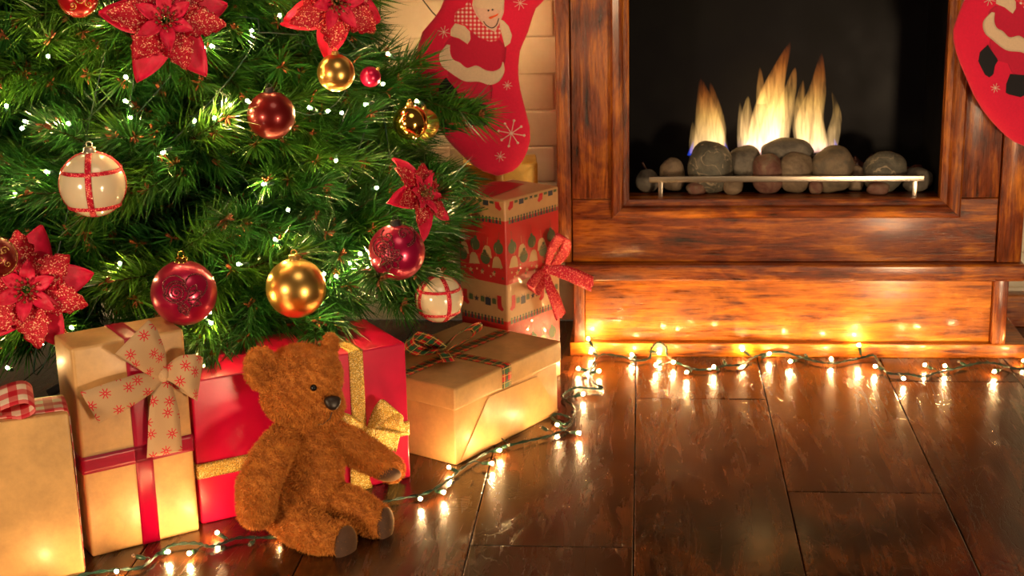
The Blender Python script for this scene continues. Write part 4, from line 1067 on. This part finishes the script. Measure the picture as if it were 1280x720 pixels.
fl = [(66, 738), (145.5, 714), (238, 691), (273, 667), (351, 669), (208, 690), (525, 623), (553, 615), (563, 585), (613, 579), (623, 563), (698, 532), (722, 541), (727, 493), (724.5, 461), (747, 464), (740, 441), (790.6, 443.8), (822, 441), (821, 456), (843, 453), (859, 465), (893, 459), (929.6, 438), (960, 443), (989, 451.5), (1039.5, 449), (1074, 433), (1095.5, 458.5), (1129, 472.5), (1157.5, 457), (1182, 458), (1244, 464), (736, 425), (1280, 452)]
dl = [(169, 695), (313, 680), (588, 525), (677, 534), (634, 557), (905, 451), (1007, 444), (1200, 453)]
FL = [fz(x, y, .011) for x, y in fl]; DL = [fz(x, y, .010) for x, y in dl]
def near_wire(p):
    k = np.argmin(np.linalg.norm(W1 - p, axis=1)); return W1[k]
for i, p in enumerate(FL + DL):
    w = near_wire(p); d = p - w
    if np.linalg.norm(d) < .012: d = np.array([.6 * math.cos(i * 2.1), -abs(math.sin(i * 2.1)) * .5, .35])
    bulb_at(floor_lights, p, d, i < len(FL))
    q = p - d / np.linalg.norm(d) * .016
    if np.linalg.norm(q - w) > .004:
        V, Fc = tube(spline([w, (w + q) / 2 + np.array([0, 0, .003]), q], 4), .0010, 5); mk('bulb_lead', V, Fc, WIRE, floor_lights)
tree_lights = thing('string_lights', 'string of warm fairy lights wound through the Christmas tree, plus added bulbs lighting the wall', 'fairy lights', (TRUNK[0], TRUNK[1], .5))
tl = [(8, 133), (28, 160), (33, 152), (86, 155), (158, 97), (158, 127), (163, 147), (255, 60), (266, 58), (314, 38), (415, 40), (417, 52), (486, 68), (478, 105), (458, 130), (427, 141), (409, 139), (388, 135), (310, 127), (287, 132), (268, 148), (243, 152), (331, 230), (360, 262), (420, 200), (470, 235), (522, 127), (541, 230), (534, 253), (451, 318), (437, 328), (458, 332), (421, 346), (405, 342), (400, 380), (345, 300), (300, 330), (262, 390), (263, 403), (253, 440), (150, 330), (90, 410), (52, 430), (10, 460), (130, 20), (60, 70), (350, 20), (205, 190), (60, 215), (20, 240)]
TL = [PT(x, y, .01 if i % 3 else -.02) for i, (x, y) in enumerate(tl)]
rn2 = random.Random(6)
for i, p in enumerate(TL):
    bulb_at(tree_lights, p, (rn2.uniform(-1, 1), -1, rn2.uniform(-.4, 1)), True)
WALL_FILL = [np.array(q) for q in ((-.40, .20, .50), (-.30, .18, .56), (-.27, .2, .70), (-.34, .22, .62), (-.46, .20, .74), (-.36, .21, .86), (-.50, .18, .95), (-.55, .2, .60))]  # bulbs and wire added mostly out of sight to brighten the wall
for i, p in enumerate(WALL_FILL): bulb_at(tree_lights, p, (rn2.uniform(-1, 1), -.3, rn2.uniform(-.4, 1)), True)
V, Fc = tube(spline([np.array([-.62, .12, .5])] + WALL_FILL, 6), .0014, 5); mk('wire', V, Fc, WIRE, tree_lights)
V, Fc = tube(spline([p + np.array([(TRUNK[0] - p[0]) * .14, (TRUNK[1] - p[1]) * .14, -.01]) for p in TL], 6), .0014, 5); mk('wire', V, Fc, WIRE, tree_lights)

# ------------------------------------------------------------------ teddy bear
def furmat(name, c1, c2):
    m = NT(name); v = m.coord('Object'); n = m.noise(v, 55, 4, .6)
    m.set(Base_Color=m.ramp(n, [(.3, c1), (.7, c2)]), Roughness=.75, Sheen_Weight=.5, Sheen_Tint=(1, .6, .25)); return m.m
FUR = furmat('brown_plush', (.46, .140, .014), (.70, .26, .032)); PAD = furmat('dark_brown_pad', (.050, .018, .009), (.085, .032, .016))
N3 = -F3.v
def B(px, py, o):
    p0 = F3([[0, -o, 0]])[0]; return PPL(px, py, p0, F3.v)
S_ = 2.42 / FPX
def blob_chain(pts):
    out = []
    for (a, ra), (b, rb_) in zip(pts[:-1], pts[1:]):
        L = np.linalg.norm(b - a); n = max(2, int(L / (min(ra, rb_) * .25)))
        for k in range(n + 1):
            t = k / n; out.append(ico(a + (b - a) * t, ra + (rb_ - ra) * t, 3))
    return out
hc = B(376, 480, .082)
fdir = B(416, 506, .150) - hc; fdir /= np.linalg.norm(fdir)
parts = []
parts += [ico(hc, (.058, .058, .060), 4), ico(hc + np.array([-.002, 0, -.018]), (.058, .056, .046), 4), ico(B(403, 503, .118), .030, 3), ico(B(408, 507, .128), .026, 3), ico(B(392, 470, .105), .042, 3)]
pel = B(368, 628, .080); 
parts += blob_chain([(B(383, 550, .078), .044), (B(386, 585, .084), .053), (B(382, 616, .088), .056)])
parts += blob_chain([(B(378, 525, .078), .038), (B(380, 545, .075), .040)])
# ears: tilted discs
def ear(c, n, up, r):
    n = np.array(n) / np.linalg.norm(n); u = np.cross(up, n); u /= np.linalg.norm(u); w = np.cross(n, u)
    V, Fc = ico((0, 0, 0), 1, 3); V = V * np.array([r * .80, r * .42, r]); return V @ np.array([u, n, w]) + c, Fc
rightv, upv = CM[0], -CM[1]
e1 = B(327, 461, .090); e1n = rightv * .55 - CM[2] * .80
parts.append(ear(e1, e1n, upv + rightv * -.25, .033))
e2 = B(413, 434, .080); parts.append(ear(e2, rightv * .9 - CM[2] * .3, upv + rightv * .2, .022))
# arms
parts += blob_chain([(B(352, 550, .100), .024), (B(337, 575, .125), .029), (B(322, 608, .138), .030), (B(320, 638, .135), .0265)])
parts += blob_chain([(B(412, 544, .085), .026), (B(436, 556, .085), .027), (B(462, 571, .082), .0245), (B(489, 586, .078), .020)])
# legs
lf = B(428, 682, .205); rf = B(477, 655, .178)
parts += blob_chain([(B(355, 637, .105), .036), (B(378, 658, .150), .033), (B(402, 672, .185), .030)])
parts += blob_chain([(B(408, 628, .105), .034), (B(436, 632, .140), .030), (B(460, 645, .165), .027)])
def foot(c, n, up, rx, ry, th):
    n = np.array(n) / np.linalg.norm(n); u = np.cross(up, n); u /= np.linalg.norm(u); w = np.cross(n, u)
    V, Fc = ico((0, 0, 0), 1, 3); V = V * np.array([rx, th, ry]); return V @ np.array([u, n, w]) + c, Fc, n, u, w
fn1 = rightv * .80 - CM[2] * .60; fu1 = upv + rightv * .30
fn2 = rightv * .88 - CM[2] * .48
f1 = foot(B(422, 680, .195), fn1, fu1, .030, .036, .021); f2 = foot(B(471, 655, .172), fn2, fu1, .028, .033, .020)
parts += [f1[:2], f2[:2]]
V, Fc = join(parts)
V[:, 2] = np.maximum(V[:, 2], .003)
bl = np.array([B(372, 600, .085)[0], B(372, 600, .085)[1], 0])
bear = thing('teddy_bear', 'golden brown plush teddy bear sitting on the floor against the red gift', 'teddy bear', bl)
me = mesh_from('tmp', V - bl, Fc); tmp = bpy.data.objects.new('tmp', me); C.objects.link(tmp)
md = tmp.modifiers.new('r', 'REMESH'); md.mode = 'VOXEL'; md.voxel_size = .0026
ms_ = tmp.modifiers.new('s', 'SMOOTH'); ms_.iterations = 4; ms_.factor = .6
dg = bpy.context.evaluated_depsgraph_get(); bme = bpy.data.meshes.new_from_object(tmp.evaluated_get(dg)); bme.name = 'plush_body'
bpy.data.objects.remove(tmp)
co = np.empty(len(bme.vertices) * 3); bme.vertices.foreach_get('co', co); co = co.reshape(-1, 3)
for ec, en, er, ed in ((e1, e1n, .024, .011), (e2, rightv * .9 - CM[2] * .3, .014, .006)):   # hollow of each ear
    en = en / np.linalg.norm(en); dv = co + bl - ec; al = dv @ en; rad = np.linalg.norm(dv - al[:, None] * en, axis=1)
    wgt = np.clip(1 - (rad / er) ** 2, 0, 1) * (al > .002) * (al < .03); co -= en * (wgt * ed)[:, None]
bme.vertices.foreach_set('co', co.ravel()); bme.update()
bme.materials.clear(); bme.materials.append(FUR); bme.polygons.foreach_set('use_smooth', np.ones(len(bme.polygons), bool))
body = bpy.data.objects.new('plush_body', bme); C.objects.link(body); body.parent = bear; ORG[body] = ORG[bear]
# fur
nP = len(bme.polygons); cen = np.empty(nP * 3); nor = np.empty(nP * 3); ar = np.empty(nP)
bme.polygons.foreach_get('center', cen); bme.polygons.foreach_get('normal', nor); bme.polygons.foreach_get('area', ar)
cen = cen.reshape(-1, 3); nor = nor.reshape(-1, 3)
rg = np.random.default_rng(2); NF = 150000; idx = rg.choice(nP, NF, p=ar / ar.sum())
Bs = cen[idx] + rg.normal(size=(NF, 3)) * .0012; Nn = nor[idx]
low = Bs[:, 2] < .003; keep = ~low; Bs, Nn = Bs[keep], Nn[keep]; NF = len(Bs)
flow = np.array([[mnoise.noise(Vector(p) * 45), mnoise.noise(Vector(p) * 45 + Vector((9, 9, 9))), mnoise.noise(Vector(p) * 45 + Vector((20, 1, 5)))] for p in Bs[::6]])
flow = np.repeat(flow, 6, axis=0)[:NF]
cl = np.stack([np.sin(Bs[:, 0] * 420 + Bs[:, 2] * 300), np.sin(Bs[:, 1] * 440), np.sin(Bs[:, 2] * 400 + Bs[:, 0] * 200)], 1) * .35
Dd = Nn * .75 + np.array([0, 0, -.35]) + cl + rg.normal(size=(NF, 3)) * .22; Dd /= np.linalg.norm(Dd, axis=1)[:, None]
Wd = np.cross(Dd, rg.normal(size=(NF, 3))); Wd /= np.linalg.norm(Wd, axis=1)[:, None]
Lf = rg.uniform(.0035, .0065, NF)[:, None]
V = np.stack([Bs - Wd * .00055, Bs + Wd * .00055, Bs + Dd * Lf], 1).reshape(-1, 3); V[:, 2] = np.maximum(V[:, 2], .0006)
fm = bpy.data.meshes.new('fur'); fm.vertices.add(len(V)); fm.vertices.foreach_set('co', V.ravel()); fm.loops.add(NF * 3); fm.loops.foreach_set('vertex_index', np.arange(NF * 3)); fm.polygons.add(NF); fm.polygons.foreach_set('loop_start', np.arange(NF) * 3); fm.update(calc_edges=True); fm.materials.append(FUR)
fo = bpy.data.objects.new('fur', fm); C.objects.link(fo); fo.parent = bear; fo['kind'] = 'stuff'
# pads, eyes, nose
def pad(f, c, rx, ry, th, name, push):
    n, u, w = f[2:]; V, Fc = ico((0, 0, 0), 1, 4); V = V * np.array([rx, th, ry]); mk(name, V @ np.array([u, n, w]) + c + n * push, Fc, PAD, bear, label='dark brown sole pad' if name == 'sole_pad' else 'dark brown paw pad')
pad(f1, B(422, 680, .195), .0225, .0295, .010, 'sole_pad', .0165)
pad(f2, B(471, 655, .172), .0200, .0270, .010, 'sole_pad', .0155)
pn = -CM[2] * .75 + rightv * .2 - upv * .62; pc = B(484, 586, .085); fpw = foot(pc, pn, rightv * .9 - upv * .35, .012, .019, .006)
V, Fc = ico((0, 0, 0), 1, 4); V = V * np.array([.0140, .0085, .0215]); mk('paw_pad', V @ np.array([fpw[3], fpw[2], fpw[4]]) + pc + fpw[2] * .0125, Fc, PAD, bear, label='dark brown paw pad')
BLK = plain('glossy_black', (.006, .005, .006), .12)
def surface_push(px, py):
    """nearest body surface point seen at that place"""
    d = _ray(px, py); o = CAMLOC - bl
    ok, loc, nr, fi = body.ray_cast(Vector(o), Vector(d / np.linalg.norm(d)), distance=6)
    return (np.array(loc) + bl, np.array(nr)) if ok else (B(px, py, .14), -CM[2])
bpy.context.view_layer.update()
p, n_ = surface_push(392, 484); V, Fc = ico(p + n_ * .002, .0052, 3); mk('eye', V, Fc, BLK, bear, label='shiny black eye')
lat = np.cross(fdir, upv); lat /= np.linalg.norm(lat); ev = p - hc; ev2 = ev - 2 * ev.dot(lat) * lat; ev2 /= np.linalg.norm(ev2)
ok_, l_, nn_, _i = body.ray_cast(Vector(hc - bl + ev2 * .15), Vector(-ev2)); p2, n2_ = (np.array(l_) + bl, np.array(nn_)) if ok_ else (hc + ev2 * .06, ev2)
V, Fc = ico(p2 + n2_ * .0005, .0048, 3); mk('eye', V, Fc, BLK, bear, label='shiny black eye')
p, n_ = surface_push(415, 504)
u_ = np.cross(upv, n_); u_ /= np.linalg.norm(u_); w_ = np.cross(n_, u_)
V, Fc = ico((0, 0, 0), 1, 4); V = np.sign(V) * np.abs(V) ** .9; V[:, 0] *= (1 + .3 * V[:, 2]); V = V * np.array([.0125, .008, .0110]); mk('nose', V @ np.array([u_, n_, w_]) + p + n_ * .003, Fc, plain('dark_nose', (.02, .010, .007), .45), bear, label='dark brown nose')
mp_ = [surface_push(x, y) for x, y in ((414, 514), (412, 521), (404, 527), (396, 528))]
V, Fc = tube([q[0] + q[1] * .004 for q in mp_], .0010, 5); mk('mouth', V, Fc, PAD, bear, label='dark stitched mouth')
